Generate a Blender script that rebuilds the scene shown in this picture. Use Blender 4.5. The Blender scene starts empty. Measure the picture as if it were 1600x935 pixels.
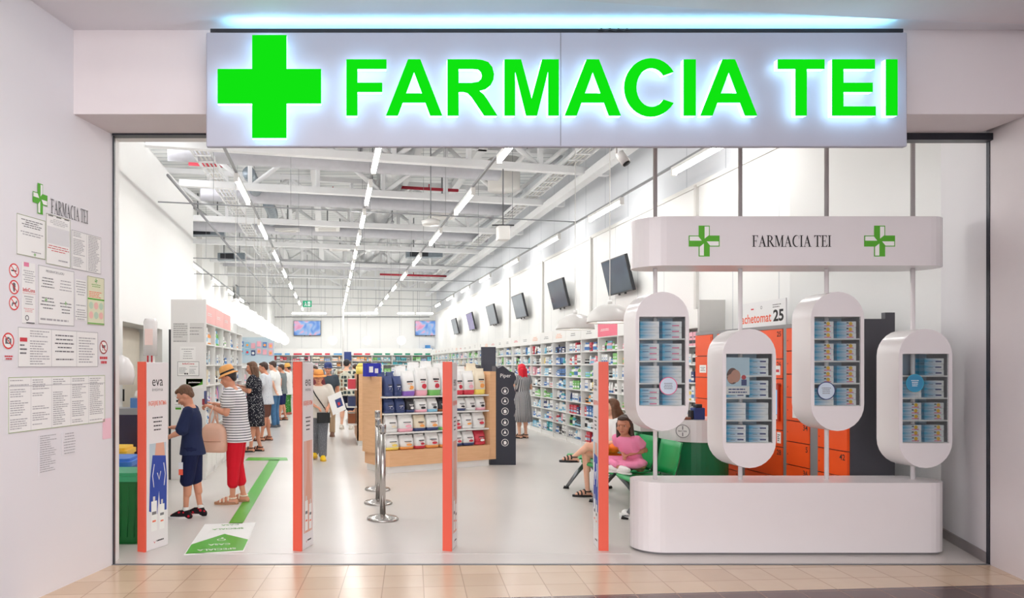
import bpy, math, random
from mathutils import Vector, Matrix
from mathutils.geometry import tessellate_polygon
S = bpy.context.scene
C = S.collection
PI = math.pi
R = math.radians
FPX, VX, VY, EYE = 1150.0, 517.0, 571.0, 1.6        # focal length, vanishing point (1600x935 frame), eye height

# ---------------------------------------------------------------- camera, world, lights, exposure
cam = bpy.data.cameras.new('camera'); camo = bpy.data.objects.new('camera', cam); C.objects.link(camo)
camo.location = (0, 0, EYE); camo.rotation_euler = (R(90), 0, 0)
cam.sensor_width = 36; cam.sensor_fit = 'HORIZONTAL'; cam.lens = 36*FPX/1600
cam.shift_x = (800-VX)/1600; cam.shift_y = (VY-467.5)/1600
cam.clip_start = .05; cam.clip_end = 200
S.camera = camo
S.view_settings.view_transform = 'Standard'; S.view_settings.look = 'None'
S.view_settings.gamma = 1; S.view_settings.use_curve_mapping = False
S.view_settings.exposure = 0.0
WORLD = (1.0, .985, 1.0); WORLD_S = 4.7
TUBE_S = 30.0          # emission of the fluorescent tubes
ROW_W = 9.0           # watts of each fixture's lamp
w = bpy.data.worlds.new('world'); S.world = w; w.use_nodes = True
bg = w.node_tree.nodes['Background']; bg.inputs[0].default_value = (*WORLD, 1); bg.inputs[1].default_value = WORLD_S
S.cycles.max_bounces = 7; S.cycles.diffuse_bounces = 4; S.cycles.glossy_bounces = 3
S.cycles.transmission_bounces = 4; S.cycles.transparent_max_bounces = 8
S.cycles.caustics_reflective = False; S.cycles.caustics_refractive = False
S.cycles.sample_clamp_indirect = 4.0
S.cycles.use_denoising = True

def area(name, loc, rot, sx, sy, watts, col=(1, 1, 1)):
    l = bpy.data.lights.new(name, 'AREA'); l.shape = 'RECTANGLE'; l.size = sx; l.size_y = sy
    l.energy = watts; l.color = col
    o = bpy.data.objects.new(name, l); C.objects.link(o); o.location = loc; o.rotation_euler = rot
    return o
area('mall_fill_light', (0.0, 2.0, 4.3), (0, 0, 0), 2.4, 1.0, 90, (1, .95, .92))  # this and the next: added fill over the corridor, out of frame, no fixture
area('mall_fill_light', (4.5, 1.0, 4.3), (0, 0, 0), 2.4, 1.0, 60, (1, .95, .92))

# ---------------------------------------------------------------- materials
def lin(c):
    return tuple(((v/255)/12.92 if v/255 <= .04045 else ((v/255+.055)/1.055)**2.4) for v in c)
MC = {}
def mat(name, rgb, rough=.55, metal=0.0, emit=0.0, var=.05, scale=6.0, spec=.5, bump=0.0, coat=0.0):
    if name in MC: return MC[name]
    m = bpy.data.materials.new(name); m.use_nodes = True; MC[name] = m
    nt = m.node_tree; b = nt.nodes['Principled BSDF']; c = lin(rgb)
    b.inputs['Roughness'].default_value = rough; b.inputs['Metallic'].default_value = metal
    b.inputs['Specular IOR Level'].default_value = spec
    if coat: b.inputs['Coat Weight'].default_value = coat; b.inputs['Coat Roughness'].default_value = .08
    b.inputs['Base Color'].default_value = (*c, 1)
    if emit:
        b.inputs['Emission Color'].default_value = (*c, 1); b.inputs['Emission Strength'].default_value = emit
    elif var:
        tc = nt.nodes.new('ShaderNodeTexCoord'); n = nt.nodes.new('ShaderNodeTexNoise'); n.inputs['Scale'].default_value = scale
        n.inputs['Detail'].default_value = 1.5
        nt.links.new(tc.outputs['Object'], n.inputs['Vector'])
        mx = nt.nodes.new('ShaderNodeMix'); mx.data_type = 'RGBA'
        mx.inputs['A'].default_value = (*[v*(1-var) for v in c], 1); mx.inputs['B'].default_value = (*[min(1, v*(1+var)) for v in c], 1)
        nt.links.new(n.outputs['Fac'], mx.inputs['Factor']); nt.links.new(mx.outputs['Result'], b.inputs['Base Color'])
        if bump:
            bp = nt.nodes.new('ShaderNodeBump'); bp.inputs['Strength'].default_value = bump; bp.inputs['Distance'].default_value = .02
            nt.links.new(n.outputs['Fac'], bp.inputs['Height']); nt.links.new(bp.outputs['Normal'], b.inputs['Normal'])
    return m
def glow(name, rgb, s, k=1.0):
    if name in MC: return MC[name]
    m = bpy.data.materials.new(name); m.use_nodes = True; MC[name] = m
    nt = m.node_tree; nt.nodes.clear(); e = nt.nodes.new('ShaderNodeEmission'); o = nt.nodes.new('ShaderNodeOutputMaterial')
    e.inputs[0].default_value = (*lin(rgb), 1); e.inputs[1].default_value = s; nt.links.new(e.outputs[0], o.inputs[0])
    return m
def nodes_mat(name, rough=.5, metal=0.0, spec=.5):
    m = bpy.data.materials.new(name); m.use_nodes = True; MC[name] = m
    nt = m.node_tree; b = nt.nodes['Principled BSDF']
    b.inputs['Roughness'].default_value = rough; b.inputs['Metallic'].default_value = metal; b.inputs['Specular IOR Level'].default_value = spec
    return m, nt, b
def N(nt, t, **k):
    n = nt.nodes.new('ShaderNode'+t)
    for a, v in k.items(): n.inputs[a].default_value = v
    return n
def math_n(nt, op, a, b=None, c=None):
    n = nt.nodes.new('ShaderNodeMath'); n.operation = op
    for i, v in enumerate((a, b, c)):
        if v is None: continue
        if isinstance(v, (int, float)): n.inputs[i].default_value = v
        else: nt.links.new(v, n.inputs[i])
    return n.outputs[0]
def mixc(nt, fac, a, b):
    mx = nt.nodes.new('ShaderNodeMix'); mx.data_type = 'RGBA'
    for k, v in (('Factor', fac), ('A', a), ('B', b)):
        if isinstance(v, tuple): mx.inputs[k].default_value = (*lin(v), 1)
        elif isinstance(v, (int, float)): mx.inputs[k].default_value = v
        else: nt.links.new(v, mx.inputs[k])
    return mx.outputs['Result']
def pattern(name, fn, rough=.8, spec=.3, coords='Object', metal=0.0):
    if name in MC: return MC[name]
    m, nt, b = nodes_mat(name, rough, metal, spec)
    tc = nt.nodes.new('ShaderNodeTexCoord'); sp = nt.nodes.new('ShaderNodeSeparateXYZ'); nt.links.new(tc.outputs[coords], sp.inputs[0])
    col = fn(nt, tc.outputs[coords], sp.outputs[0], sp.outputs[1], sp.outputs[2], b)
    nt.links.new(col, b.inputs['Base Color'])
    return m

white = mat('white_paint', (236, 234, 231), .5, var=.02, scale=2)
mallwhite = mat('mall_wall_paint', (228, 225, 228), .5, var=.02, scale=1.5)
mallpink = mat('mall_bulkhead_paint', (224, 216, 217), .6, var=.02)
shopwall = mat('shop_wall_paint', (240, 240, 238), .55, var=.015, scale=1.2)
lam = mat('white_laminate', (238, 237, 234), .35, var=.02)
lam_gloss = mat('white_lacquer', (230, 226, 225), .22, var=.01)
lamgrey = mat('grey_laminate', (214, 212, 208), .45, var=.02)
paper = mat('paper', (240, 239, 236), .7, var=.02)
ink = mat('ink_black', (38, 36, 38), .7, var=0); inkg = mat('ink_grey', (120, 118, 120), .7, var=0)
soft = mat('ink_soft_black', (104, 102, 106), .7, var=0); softg = mat('ink_soft_grey', (172, 170, 173), .7, var=0)
inkr = mat('ink_red', (205, 60, 70), .7, var=0); inko = mat('ink_orange', (238, 120, 90), .7, var=0)
inkgreen = mat('ink_green', (84, 170, 40), .6, var=.04)
steel = mat('brushed_steel', (190, 186, 182), .22, 1.0, var=.06, scale=30)
greymetal = mat('grey_metal', (120, 122, 126), .45, .3)
dark = mat('dark_plastic', (34, 36, 42), .4); black = mat('black_rubber', (20, 20, 22), .6)
darkrail = mat('black_shutter_rail', (40, 42, 50), .35, .3)
beamwhite = mat('white_steel', (242, 243, 244), .5, var=.03)
ductgrey = mat('grey_duct', (196, 196, 202), .5, .2, var=.08, scale=10)
foil = mat('silver_foil_duct', (205, 207, 208), .28, .75, var=.12, scale=14, bump=.9)
darkfoil = mat('dark_foil_duct', (132, 142, 150), .35, .5, var=.25, scale=12, bump=.8)
redpipe = mat('red_pipe', (176, 30, 52), .5)
def wood_fn(nt, v, x, y, z, b):
    mp = N(nt, 'Mapping', Scale=(1, 1, 10)); n = N(nt, 'TexNoise', Scale=4.0, Detail=4.0)
    nt.links.new(v, mp.inputs[0]); nt.links.new(mp.outputs[0], n.inputs['Vector'])
    return mixc(nt, n.outputs['Fac'], (236, 192, 150), (214, 164, 122))
wood = pattern('oak_laminate', wood_fn, .5)
def glassy(name, tint, amt=.07):
    m = bpy.data.materials.new(name); m.use_nodes = True; MC[name] = m
    nt = m.node_tree; nt.nodes.clear()
    t = nt.nodes.new('ShaderNodeBsdfTransparent'); t.inputs[0].default_value = (*tint, 1)
    g = nt.nodes.new('ShaderNodeBsdfGlossy'); g.inputs['Roughness'].default_value = .03
    mx = nt.nodes.new('ShaderNodeMixShader'); fr = nt.nodes.new('ShaderNodeFresnel'); fr.inputs[0].default_value = 1.45
    o = nt.nodes.new('ShaderNodeOutputMaterial')
    nt.links.new(math_n(nt, 'MULTIPLY_ADD', fr.outputs[0], .8, amt*.3), mx.inputs[0])
    nt.links.new(t.outputs[0], mx.inputs[1]); nt.links.new(g.outputs[0], mx.inputs[2]); nt.links.new(mx.outputs[0], o.inputs[0])
    return m
glass = glassy('clear_glass', (.96, .98, .98))

# ---------------------------------------------------------------- mesh builder
def frame(o, u, v):
    u = Vector(u).normalized(); v = Vector(v).normalized(); n = u.cross(v)
    return Matrix(((u.x, v.x, n.x, o[0]), (u.y, v.y, n.y, o[1]), (u.z, v.z, n.z, o[2]), (0, 0, 0, 1)))
TXT = {}
def text_geo(s, bold=0.0):
    k = (s, bold)
    if k not in TXT:
        c = bpy.data.curves.new('t', 'FONT'); c.body = s; c.size = 1; c.offset = bold; c.resolution_u = 3
        o = bpy.data.objects.new('t', c); C.objects.link(o)
        me = bpy.data.meshes.new_from_object(o.evaluated_get(bpy.context.evaluated_depsgraph_get()))
        vs = [tuple(v.co) for v in me.vertices]; fs = [tuple(p.vertices) for p in me.polygons]
        bpy.data.objects.remove(o); bpy.data.curves.remove(c); bpy.data.meshes.remove(me)
        x0 = min((v[0] for v in vs), default=0); x1 = max((v[0] for v in vs), default=1)
        y1 = max((v[1] for v in vs), default=1); y0 = min((v[1] for v in vs), default=0)
        TXT[k] = (vs, fs, x0, x1, y0, y1)
    return TXT[k]
class MB:
    def __init__(s): s.v = []; s.f = []; s.m = []; s.mats = []; s.M = None; s.sm = []
    def mi(s, m):
        if m not in s.mats: s.mats.append(m)
        return s.mats.index(m)
    def add(s, vs, fs, m, smooth=False):
        b = len(s.v); i = s.mi(m)
        for v in vs:
            v = Vector(v)
            s.v.append(tuple(s.M @ v) if s.M is not None else tuple(v))
        for f in fs: s.f.append(tuple(b+k for k in f)); s.m.append(i); s.sm.append(smooth)
        return s
    def box(s, x0, y0, z0, x1, y1, z1, m):
        x0, x1 = sorted((x0, x1)); y0, y1 = sorted((y0, y1)); z0, z1 = sorted((z0, z1))
        vs = [(x0, y0, z0), (x1, y0, z0), (x1, y1, z0), (x0, y1, z0), (x0, y0, z1), (x1, y0, z1), (x1, y1, z1), (x0, y1, z1)]
        return s.add(vs, [(0, 3, 2, 1), (4, 5, 6, 7), (0, 1, 5, 4), (1, 2, 6, 5), (2, 3, 7, 6), (3, 0, 4, 7)], m)
    def rect(s, x0, y0, x1, y1, z, m):
        return s.add([(x0, y0, z), (x1, y0, z), (x1, y1, z), (x0, y1, z)], [(0, 1, 2, 3)], m)
    def poly(s, pts, z, m): return s.add([(p[0], p[1], z) for p in pts], [tuple(range(len(pts)))], m)
    def disc(s, cx, cy, r, z, m, n=24, ry=None):
        return s.poly([(cx+r*math.cos(2*PI*i/n), cy+(ry or r)*math.sin(2*PI*i/n)) for i in range(n)], z, m)
    def ring(s, cx, cy, r0, r1, z, m, n=28):
        vs = []
        for i in range(n):
            a = 2*PI*i/n; vs += [(cx+r0*math.cos(a), cy+r0*math.sin(a), z), (cx+r1*math.cos(a), cy+r1*math.sin(a), z)]
        return s.add(vs, [(2*i, 2*i+1, (2*i+3) % (2*n), (2*i+2) % (2*n)) for i in range(n)], m)
    def prism(s, loops, z0, z1, mf, ms=None, mb=None):
        ms = ms or mf; mb = mb or mf
        tri = tessellate_polygon([[Vector((p[0], p[1], 0)) for p in l] for l in loops]); flat = [p for l in loops for p in l]
        def area2(t): a, b, c = (flat[i] for i in t); return (b[0]-a[0])*(c[1]-a[1])-(c[0]-a[0])*(b[1]-a[1])
        tri = [t if area2(t) > 0 else tuple(reversed(t)) for t in tri]
        s.add([(p[0], p[1], z1) for p in flat], tri, mf)
        if z1 > z0:
            s.add([(p[0], p[1], z0) for p in flat], [tuple(reversed(t)) for t in tri], mb)
            for l in loops:
                n = len(l); s.add([(p[0], p[1], z0) for p in l]+[(p[0], p[1], z1) for p in l], [(i, (i+1) % n, n+(i+1) % n, n+i) for i in range(n)], ms)
        return s
    def loft(s, rings, m, smooth=True, closed=True):
        n = len(rings[0]); vs = [p for r in rings for p in r]
        fs = [(k*n+i, k*n+(i+1) % n, (k+1)*n+(i+1) % n, (k+1)*n+i) for k in range(len(rings)-1) for i in range(n)]
        if closed: fs += [tuple(reversed(range(n))), tuple((len(rings)-1)*n+i for i in range(n))]
        return s.add(vs, fs, m, smooth)
    def eloft(s, rr, m, n=20, closed=True):   # rings (cx, cy, cz, rx, ry)
        return s.loft([[(c[0]+c[3]*math.cos(2*PI*i/n), c[1]+c[4]*math.sin(2*PI*i/n), c[2]) for i in range(n)] for c in rr], m, True, closed)
    def tube(s, pts, r, m, n=8, cap=True):
        pts = [Vector(p) for p in pts]; rs = r if isinstance(r, (list, tuple)) else [r]*len(pts); rings = []; px = None
        for i, p in enumerate(pts):
            d = (pts[min(i+1, len(pts)-1)]-pts[max(i-1, 0)]).normalized()
            if px is None: px = d.orthogonal().normalized()
            else: px = (px-d*px.dot(d)); px = px.normalized() if px.length > 1e-6 else d.orthogonal().normalized()
            q = d.cross(px)
            rings.append([tuple(p+rs[i]*(px*math.cos(2*PI*k/n)+q*math.sin(2*PI*k/n))) for k in range(n)])
        return s.loft(rings, m, True, cap)
    def caps(s, p0, p1, r0, r1, m, n=12):      # tapered capsule
        p0 = Vector(p0); p1 = Vector(p1); d = p1-p0; L = d.length
        d = d/L if L > 1e-6 else Vector((0, 0, 1)); pts = []; rs = []
        for a in (-80, -50, -20): pts.append(p0+d*r0*math.sin(R(a))); rs.append(r0*math.cos(R(a)))
        for a in (20, 50, 80): pts.append(p1+d*r1*math.sin(R(a))); rs.append(r1*math.cos(R(a)))
        x = d.orthogonal().normalized(); y = d.cross(x)
        return s.loft([[tuple(p+q*(x*math.cos(2*PI*k/n)+y*math.sin(2*PI*k/n))) for k in range(n)] for p, q in zip(pts, rs)], m)
    def ell(s, c, r, m, rot=None, n=16, k=9):
        rot = rot or Matrix.Identity(3); c = Vector(c); rings = []
        for j in range(k):
            a = -PI/2+PI*(j+.5)/k
            rings.append([tuple(c+rot @ Vector((r[0]*math.cos(a)*math.cos(2*PI*i/n), r[1]*math.cos(a)*math.sin(2*PI*i/n), r[2]*math.sin(a)))) for i in range(n)])
        return s.loft(rings, m)
    def lathe(s, prof, m, c=(0, 0, 0), n=24, closed=True):
        return s.loft([[(c[0]+r*math.cos(2*PI*i/n), c[1]+r*math.sin(2*PI*i/n), c[2]+z) for i in range(n)] for r, z in prof], m, True, closed)
    def text(s, t, x, y, h, m, z=.002, bold=0.0, w=None, align='l'):
        vs, fs, x0, x1, y0, y1 = text_geo(t, bold)
        k = h/.7; kx = (w/(x1-x0)) if w else k
        W = (x1-x0)*kx; ox = x-(W/2 if align == 'c' else W if align == 'r' else 0)
        return s.add([((v[0]-x0)*kx+ox, v[1]*k+y, z) for v in vs], fs, m)
    def lines(s, x0, y0, x1, y1, n, m, seed=0, z=.002, fill=.92, thick=.45, center=False):
        rg = random.Random(seed); dy = (y1-y0)/n
        for i in range(n):
            if rg.random() > fill: continue
            L = (x1-x0)*(rg.uniform(.55, 1)); a = x0+((x1-x0)-L)/2 if center else x0; b = a+L
            yb = y1-(i+.5)*dy; x = a
            while x < b-.002:
                wd = min((x1-x0)*rg.uniform(.06, .2), b-x); s.rect(x, yb-dy*thick/2, x+wd, yb+dy*thick/2, z, m); x += wd+(x1-x0)*.025
        return s
    def mesh(s, name):
        me = bpy.data.meshes.new(name); me.from_pydata(s.v, [], s.f)
        for m in s.mats: me.materials.append(m)
        me.polygons.foreach_set('material_index', s.m); me.polygons.foreach_set('use_smooth', s.sm); me.update()
        return me
def link(name, data, parent=None, loc=None, rz=None, M=None):
    o = bpy.data.objects.new(name, data); C.objects.link(o)
    if parent is not None: o.parent = parent
    if loc is not None: o.location = loc
    if rz is not None: o.rotation_euler = (0, 0, rz)
    if M is not None: o.matrix_world = M
    return o
def tag(o, label=None, cat=None, group=None, kind=None):
    if label: o['label'] = label
    if cat: o['category'] = cat
    if group: o['group'] = group
    if kind: o['kind'] = kind
    return o
def thing(name, label, cat, loc=(0, 0, 0), rz=0, group=None, M=None, kind=None):
    return tag(link(name, None, None, loc, rz, M), label, cat, group, kind)
def part(name, mb, parent, label=None, bev=0, loc=None, auto=False):
    o = link(name, mb.mesh(name), parent, loc)
    if label: o['label'] = label
    if bev: bevel(o, bev)
    return o
def bevel(o, wd, seg=2):
    b = o.modifiers.new('bevel', 'BEVEL'); b.width = wd; b.segments = seg; b.limit_method = 'ANGLE'; b.angle_limit = R(40)
def solo(name, mb, label, cat, loc=(0, 0, 0), rz=0, group=None, M=None, bev=0, kind=None):
    o = link(name, mb.mesh(name), None, loc, rz, M)
    if bev: bevel(o, bev)
    return tag(o, label, cat, group, kind)
def struct(name, mb, label=None, loc=(0, 0, 0), rz=0, cat=None, M=None):
    return tag(link(name, mb.mesh(name), None, loc, rz, M), label, cat, None, 'structure')
def P(px, py, Y): return ((px-VX)*Y/FPX, Y, EYE+(VY-py)*Y/FPX)
def XP(px, Y): return (px-VX)*Y/FPX
def YF(py, z=0): return FPX*(EYE-z)/(py-VY)
def stadium(x0, x1, y0, y1, n=10):       # horizontal stadium outline
    r = (y1-y0)/2; cy = (y0+y1)/2
    return [(x1-r+r*math.cos(a), cy+r*math.sin(a)) for a in [R(-90+180*i/n) for i in range(n+1)]] + \
           [(x0+r+r*math.cos(a), cy+r*math.sin(a)) for a in [R(90+180*i/n) for i in range(n+1)]]

# ---------------------------------------------------------------- lettering
def arc(cx, cy, rx, ry, a0, a1, n=14): return [(cx+rx*math.cos(R(a0+(a1-a0)*i/n)), cy+ry*math.sin(R(a0+(a1-a0)*i/n))) for i in range(n+1)]
BOLD = {
 'F': (.716, [[(0, 0), (.2, 0), (.2, .42), (.64, .42), (.64, .585), (.2, .585), (.2, .83), (.716, .83), (.716, 1), (0, 1)]]),
 'A': (1.0, [[(0, 0), (.215, 0), (.30, .23), (.70, .23), (.785, 0), (1, 0), (.61, 1), (.39, 1)], [(.36, .395), (.50, .77), (.64, .395)]]),
 'R': (.89, [[(0, 0), (.2, 0), (.2, .42), (.29, .42), (.36, .40), (.43, .33), (.655, 0), (.89, 0), (.72, .27), (.65, .37), (.57, .44), (.68, .47), (.77, .54), (.82, .64), (.83, .74), (.80, .86), (.73, .95), (.62, .99), (.5, 1), (0, 1)],
              [(.2, .58), (.43, .58), (.55, .60), (.60, .65), (.615, .71), (.60, .77), (.55, .82), (.45, .83), (.2, .83)]]),
 'M': (.966, [[(0, 0), (.19, 0), (.19, .79), (.385, 0), (.58, 0), (.776, .79), (.776, 0), (.966, 0), (.966, 1), (.67, 1), (.483, .30), (.296, 1), (0, 1)]]),
 'C': (.875, [arc(.47, .5, .47, .52, 32, 328, 30) + arc(.48, .5, .265, .345, 322, 38, 24)]),
 'I': (.21, [[(0, 0), (.21, 0), (.21, 1), (0, 1)]]),
 'T': (.83, [[(.315, 0), (.515, 0), (.515, .83), (.83, .83), (.83, 1), (0, 1), (0, .83), (.315, .83)]]),
 'E': (.775, [[(0, 0), (.775, 0), (.775, .165), (.2, .165), (.2, .42), (.72, .42), (.72, .585), (.2, .585), (.2, .83), (.76, .83), (.76, 1), (0, 1)]]),
}
def rc(a, b, c, d): return [[(a, b), (c, b), (c, d), (a, d)]]
SER = {  # serif capitals as overlapping strokes (width, list of loop lists)
 'F': (.62, [rc(.10, 0, .24, 1), rc(0, 0, .36, .045), rc(0, .955, .60, 1), [[(.60, .955), (.60, .74), (.555, .85), (.50, .955)]], rc(.2, .48, .46, .53), rc(.43, .38, .465, .63)]),
 'A': (.80, [[[(.08, .0), (.13, .0), (.41, .86), (.385, 1)]], [[(.385, 1), (.42, 1), (.75, 0), (.59, 0), (.33, .80)]], rc(.22, .31, .60, .36), rc(0, 0, .24, .04), rc(.50, 0, .84, .04)]),
 'R': (.76, [rc(.10, 0, .24, 1), rc(0, 0, .35, .045), rc(0, .955, .3, 1), [arc(.30, .745, .32, .255, -90, 90)+[(.2, 1), (.2, .49)], arc(.30, .745, .18, .205, -90, 90)+[(.24, .95), (.24, .54)]], [[(.27, .51), (.42, .51), (.80, 0), (.62, 0)]], rc(.62, 0, .84, .035)]),
 'M': (.98, [rc(.12, 0, .165, 1), rc(0, 0, .28, .04), rc(0, .96, .25, 1), [[(.12, 1), (.28, 1), (.53, .22), (.46, .0)]], [[(.46, 0), (.50, 0), (.86, 1), (.79, 1)]], rc(.76, 0, .90, 1), rc(.66, 0, 1, .04), rc(.80, .96, 1, 1)]),
 'C': (.74, [[arc(.42, .5, .40, .52, 35, 325, 24)+arc(.50, .5, .335, .46, 322, 38, 20)], rc(.69, .70, .72, .98)]),
 'I': (.34, [rc(.10, 0, .24, 1), rc(0, 0, .34, .045), rc(0, .955, .34, 1)]),
 'T': (.68, [rc(.27, 0, .41, 1), rc(.17, 0, .51, .045), rc(0, .955, .68, 1), [[(0, .955), (0, .76), (.05, .87), (.14, .955)]], [[(.68, .955), (.68, .76), (.63, .87), (.54, .955)]]]),
 'E': (.66, [rc(.10, 0, .24, 1), rc(0, 0, .62, .045), rc(0, .955, .58, 1), [[(.58, .955), (.58, .76), (.53, .87), (.45, .955)]], [[(.62, .045), (.66, .26), (.58, .13), (.48, .045)]], rc(.2, .48, .44, .53), rc(.41, .38, .445, .63)]),
}
def serif(mb, x, y, h, W, m, z=.002, s='FARMACIA TEI'):
    tot = sum((.28 if c == ' ' else SER[c][0]+.04) for c in s); k = W/tot
    for c in s:
        if c == ' ': x += .28*k; continue
        wd, shapes = SER[c]
        for loops in shapes: mb.prism([[(x+p[0]*k, y+p[1]*h) for p in l] for l in loops], z, z, m)
        x += (wd+.04)*k
def logo(mb, cx, cy, s, z=.002, sx=1.0):     # four-armed split pharmacy cross, half size s
    a = .36
    pts = [(-a, a), (-a, 1), (a, 1), (a, a), (1, a), (1, -a), (a, -a), (a, -1), (-a, -1), (-a, -a), (-1, -a), (-1, a)]
    T = lambda l: [(cx+p[0]*s*sx, cy+p[1]*s) for p in l]
    mb.prism([T(pts)], z, z, inkgreen)
    e = .06
    for q in range(4):
        c, n = [(1, 0), (0, 1), (-1, 0), (0, -1)][q]
        rot = lambda p: (p[0]*c-p[1]*n, p[0]*n+p[1]*c)
        mb.prism([T([rot(p) for p in [(e*.4, .16), (a-e, a+e*.3), (a-e, 1-e), (e*.4, 1-e)]])], z+.0012, z+.0012, paper)
# ================================================================ THE SETTING
def tile_fn(nt, v, x, y, z, b):
    # slightly skewed 30 cm tiles with thin joints; u runs across, w runs in depth
    u = math_n(nt, 'MULTIPLY_ADD', y, -.11, x); wv = math_n(nt, 'MULTIPLY_ADD', x, -.07, y)
    def joint(c, size, off):
        a = math_n(nt, 'DIVIDE', math_n(nt, 'ADD', c, off), size); fr = math_n(nt, 'FRACT', a)
        d = math_n(nt, 'ABSOLUTE', math_n(nt, 'SUBTRACT', fr, .5)); return math_n(nt, 'GREATER_THAN', d, .5-.0035/size), math_n(nt, 'FLOOR', a)
    j1, i1 = joint(u, .295, .21); j2, i2 = joint(wv, .295, .05)
    j = math_n(nt, 'MAXIMUM', j1, j2)
    cb = nt.nodes.new('ShaderNodeCombineXYZ'); nt.links.new(i1, cb.inputs[0]); nt.links.new(i2, cb.inputs[1])
    wn = nt.nodes.new('ShaderNodeTexWhiteNoise'); nt.links.new(cb.outputs[0], wn.inputs[0])
    n = N(nt, 'TexNoise', Scale=7.0, Detail=3.0); nt.links.new(v, n.inputs['Vector'])
    c = mixc(nt, wn.outputs['Value'], (226, 200, 172), (212, 184, 156))
    c = mixc(nt, math_n(nt, 'MULTIPLY', n.outputs['Fac'], .5), c, (205, 178, 152))
    # a band of dark brown tiles across the corridor
    edge = math_n(nt, 'MULTIPLY_ADD', x, .078, 4.975)
    dk = math_n(nt, 'LESS_THAN', y, edge)
    c = mixc(nt, dk, c, (92, 68, 66))
    return mixc(nt, math_n(nt, 'MULTIPLY', j, .75), c, (168, 140, 118))
malltile = pattern('beige_mall_tiles', tile_fn, .22, .5)
def floor_fn(nt, v, x, y, z, b):
    n = N(nt, 'TexNoise', Scale=.8, Detail=3.0); nt.links.new(v, n.inputs['Vector'])
    return mixc(nt, n.outputs['Fac'], (222, 217, 212), (210, 205, 200))
shopfloor = pattern('polished_grey_floor', floor_fn, .27, .5)
def roof_fn(nt, v, x, y, z, b):
    fr = math_n(nt, 'FRACT', math_n(nt, 'MULTIPLY', y, 3.2)); d = math_n(nt, 'GREATER_THAN', fr, .8)
    return mixc(nt, d, (246, 248, 248), (206, 210, 213))
roofmat = pattern('corrugated_roof_sheet', roof_fn, .6)
def panel_fn(nt, v, x, y, z, b):
    fr = math_n(nt, 'FRACT', math_n(nt, 'DIVIDE', math_n(nt, 'ADD', x, y), 1.0)); d = math_n(nt, 'LESS_THAN', fr, .012)
    return mixc(nt, d, (240, 240, 238), (186, 190, 194))
wallpanel = pattern('white_wall_panels', panel_fn, .5)
def upper_fn(nt, v, x, y, z, b):
    fr = math_n(nt, 'FRACT', math_n(nt, 'DIVIDE', math_n(nt, 'ADD', x, y), 1.1)); d = math_n(nt, 'LESS_THAN', fr, .014)
    return mixc(nt, d, (222, 225, 230), (176, 182, 190))
upperpanel = pattern('pale_sandwich_panels', upper_fn, .5)

D0 = 5.916; JL = -1.744; JR = 5.288; HT = 3.45
def wallx(y, base): return base-.306*(D0-y)
# floors
m = MB(); m.box(-6, D0, -.1, 8, 38, 0, shopfloor); struct('floor', m, 'polished light grey floor inside the shop')
m = MB(); m.box(-9, -7, -.1, 11, D0-.03, 0, malltile); struct('floor', m, 'beige square tiles of the mall corridor with a dark brown band')
m = MB(); m.box(JL-.02, D0-.03, -.02, JR+.02, D0, .004, greymetal); struct('trim_1', m, 'thin metal threshold strip between tiles and shop floor')
# mall side walls (splayed), fascia box, soffit, ceilings
def slab(pts, z0, z1, mt): return MB().prism([pts], z0, z1, mt)
m = slab([(JL, D0), (wallx(.5, JL), .5), (wallx(.5, JL)-.2, .5), (JL-.25, D0+.04), (JL-.02, D0+.04)], 0, 4.6, mallwhite); struct('wall_left', m, 'white mall wall covered with notices')
m = slab([(JR, D0), (JR+.25, D0+.0), (wallx(.5, JR)+.25, .5), (wallx(.5, JR), .5)], 0, 4.6, mallpink); struct('wall_right', m, 'pinkish white mall wall right of the shopfront')
m = MB(); m.box(wallx(5.42, JL)-.05, 5.42, HT, 5.16, D0+.04, 4.07, mallpink)
m.box(-3.3, D0+.04, HT, 5.8, D0+.18, 6.7, shopwall); struct('wall_front', m, 'white fascia box above the shop entrance')
m = MB(); m.box(-3.8, D0-1.5, 4.07, 8, 5.6, 4.3, mallwhite); struct('ceiling', m, 'white mall ceiling above the sign')
crv = [(-9, 4.2), (-3, 4.4), (-.47, 4.60), (.6, 4.75), (2.0, 4.93), (3.0, 5.05), (3.9, 5.14), (5.0, 5.22), (9, 5.5)]
m = slab(crv+[(9, 4.35), (-9, 3.4)], 4.02, 4.12, mallpink); struct('ceiling_bulkhead', m, 'curved pinkish drop of the mall ceiling')
m = slab([(.9, 4.72), (2.0, 4.765), (3.2, 4.775), (9, 4.8), (9, 4.2), (-1, 4.2)], 3.995, 4.02, mat('mauve_paint', (150, 126, 134), .6)); struct('trim_2', m, 'mauve edge of the mall ceiling')
m = MB(); m.box(-9, -7, 4.35, 11, 4.4, 4.5, mallwhite); struct('ceiling', m, 'high mall ceiling')
# shutter rail above the opening
m = MB(); m.box(JL, D0-.05, HT-.015, -.6, D0+.03, HT+.0, darkrail); m.box(3.9, D0-.06, HT-.055, JR, D0+.03, HT, darkrail)
m.box(JR-.012, D0-.02, 0, JR+.002, D0+.01, HT, darkrail); m.box(JL-.004, D0-.02, 0, JL+.006, D0+.02, HT, darkrail); struct('trim_3', m, 'black shutter rail and guide around the opening')
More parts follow.
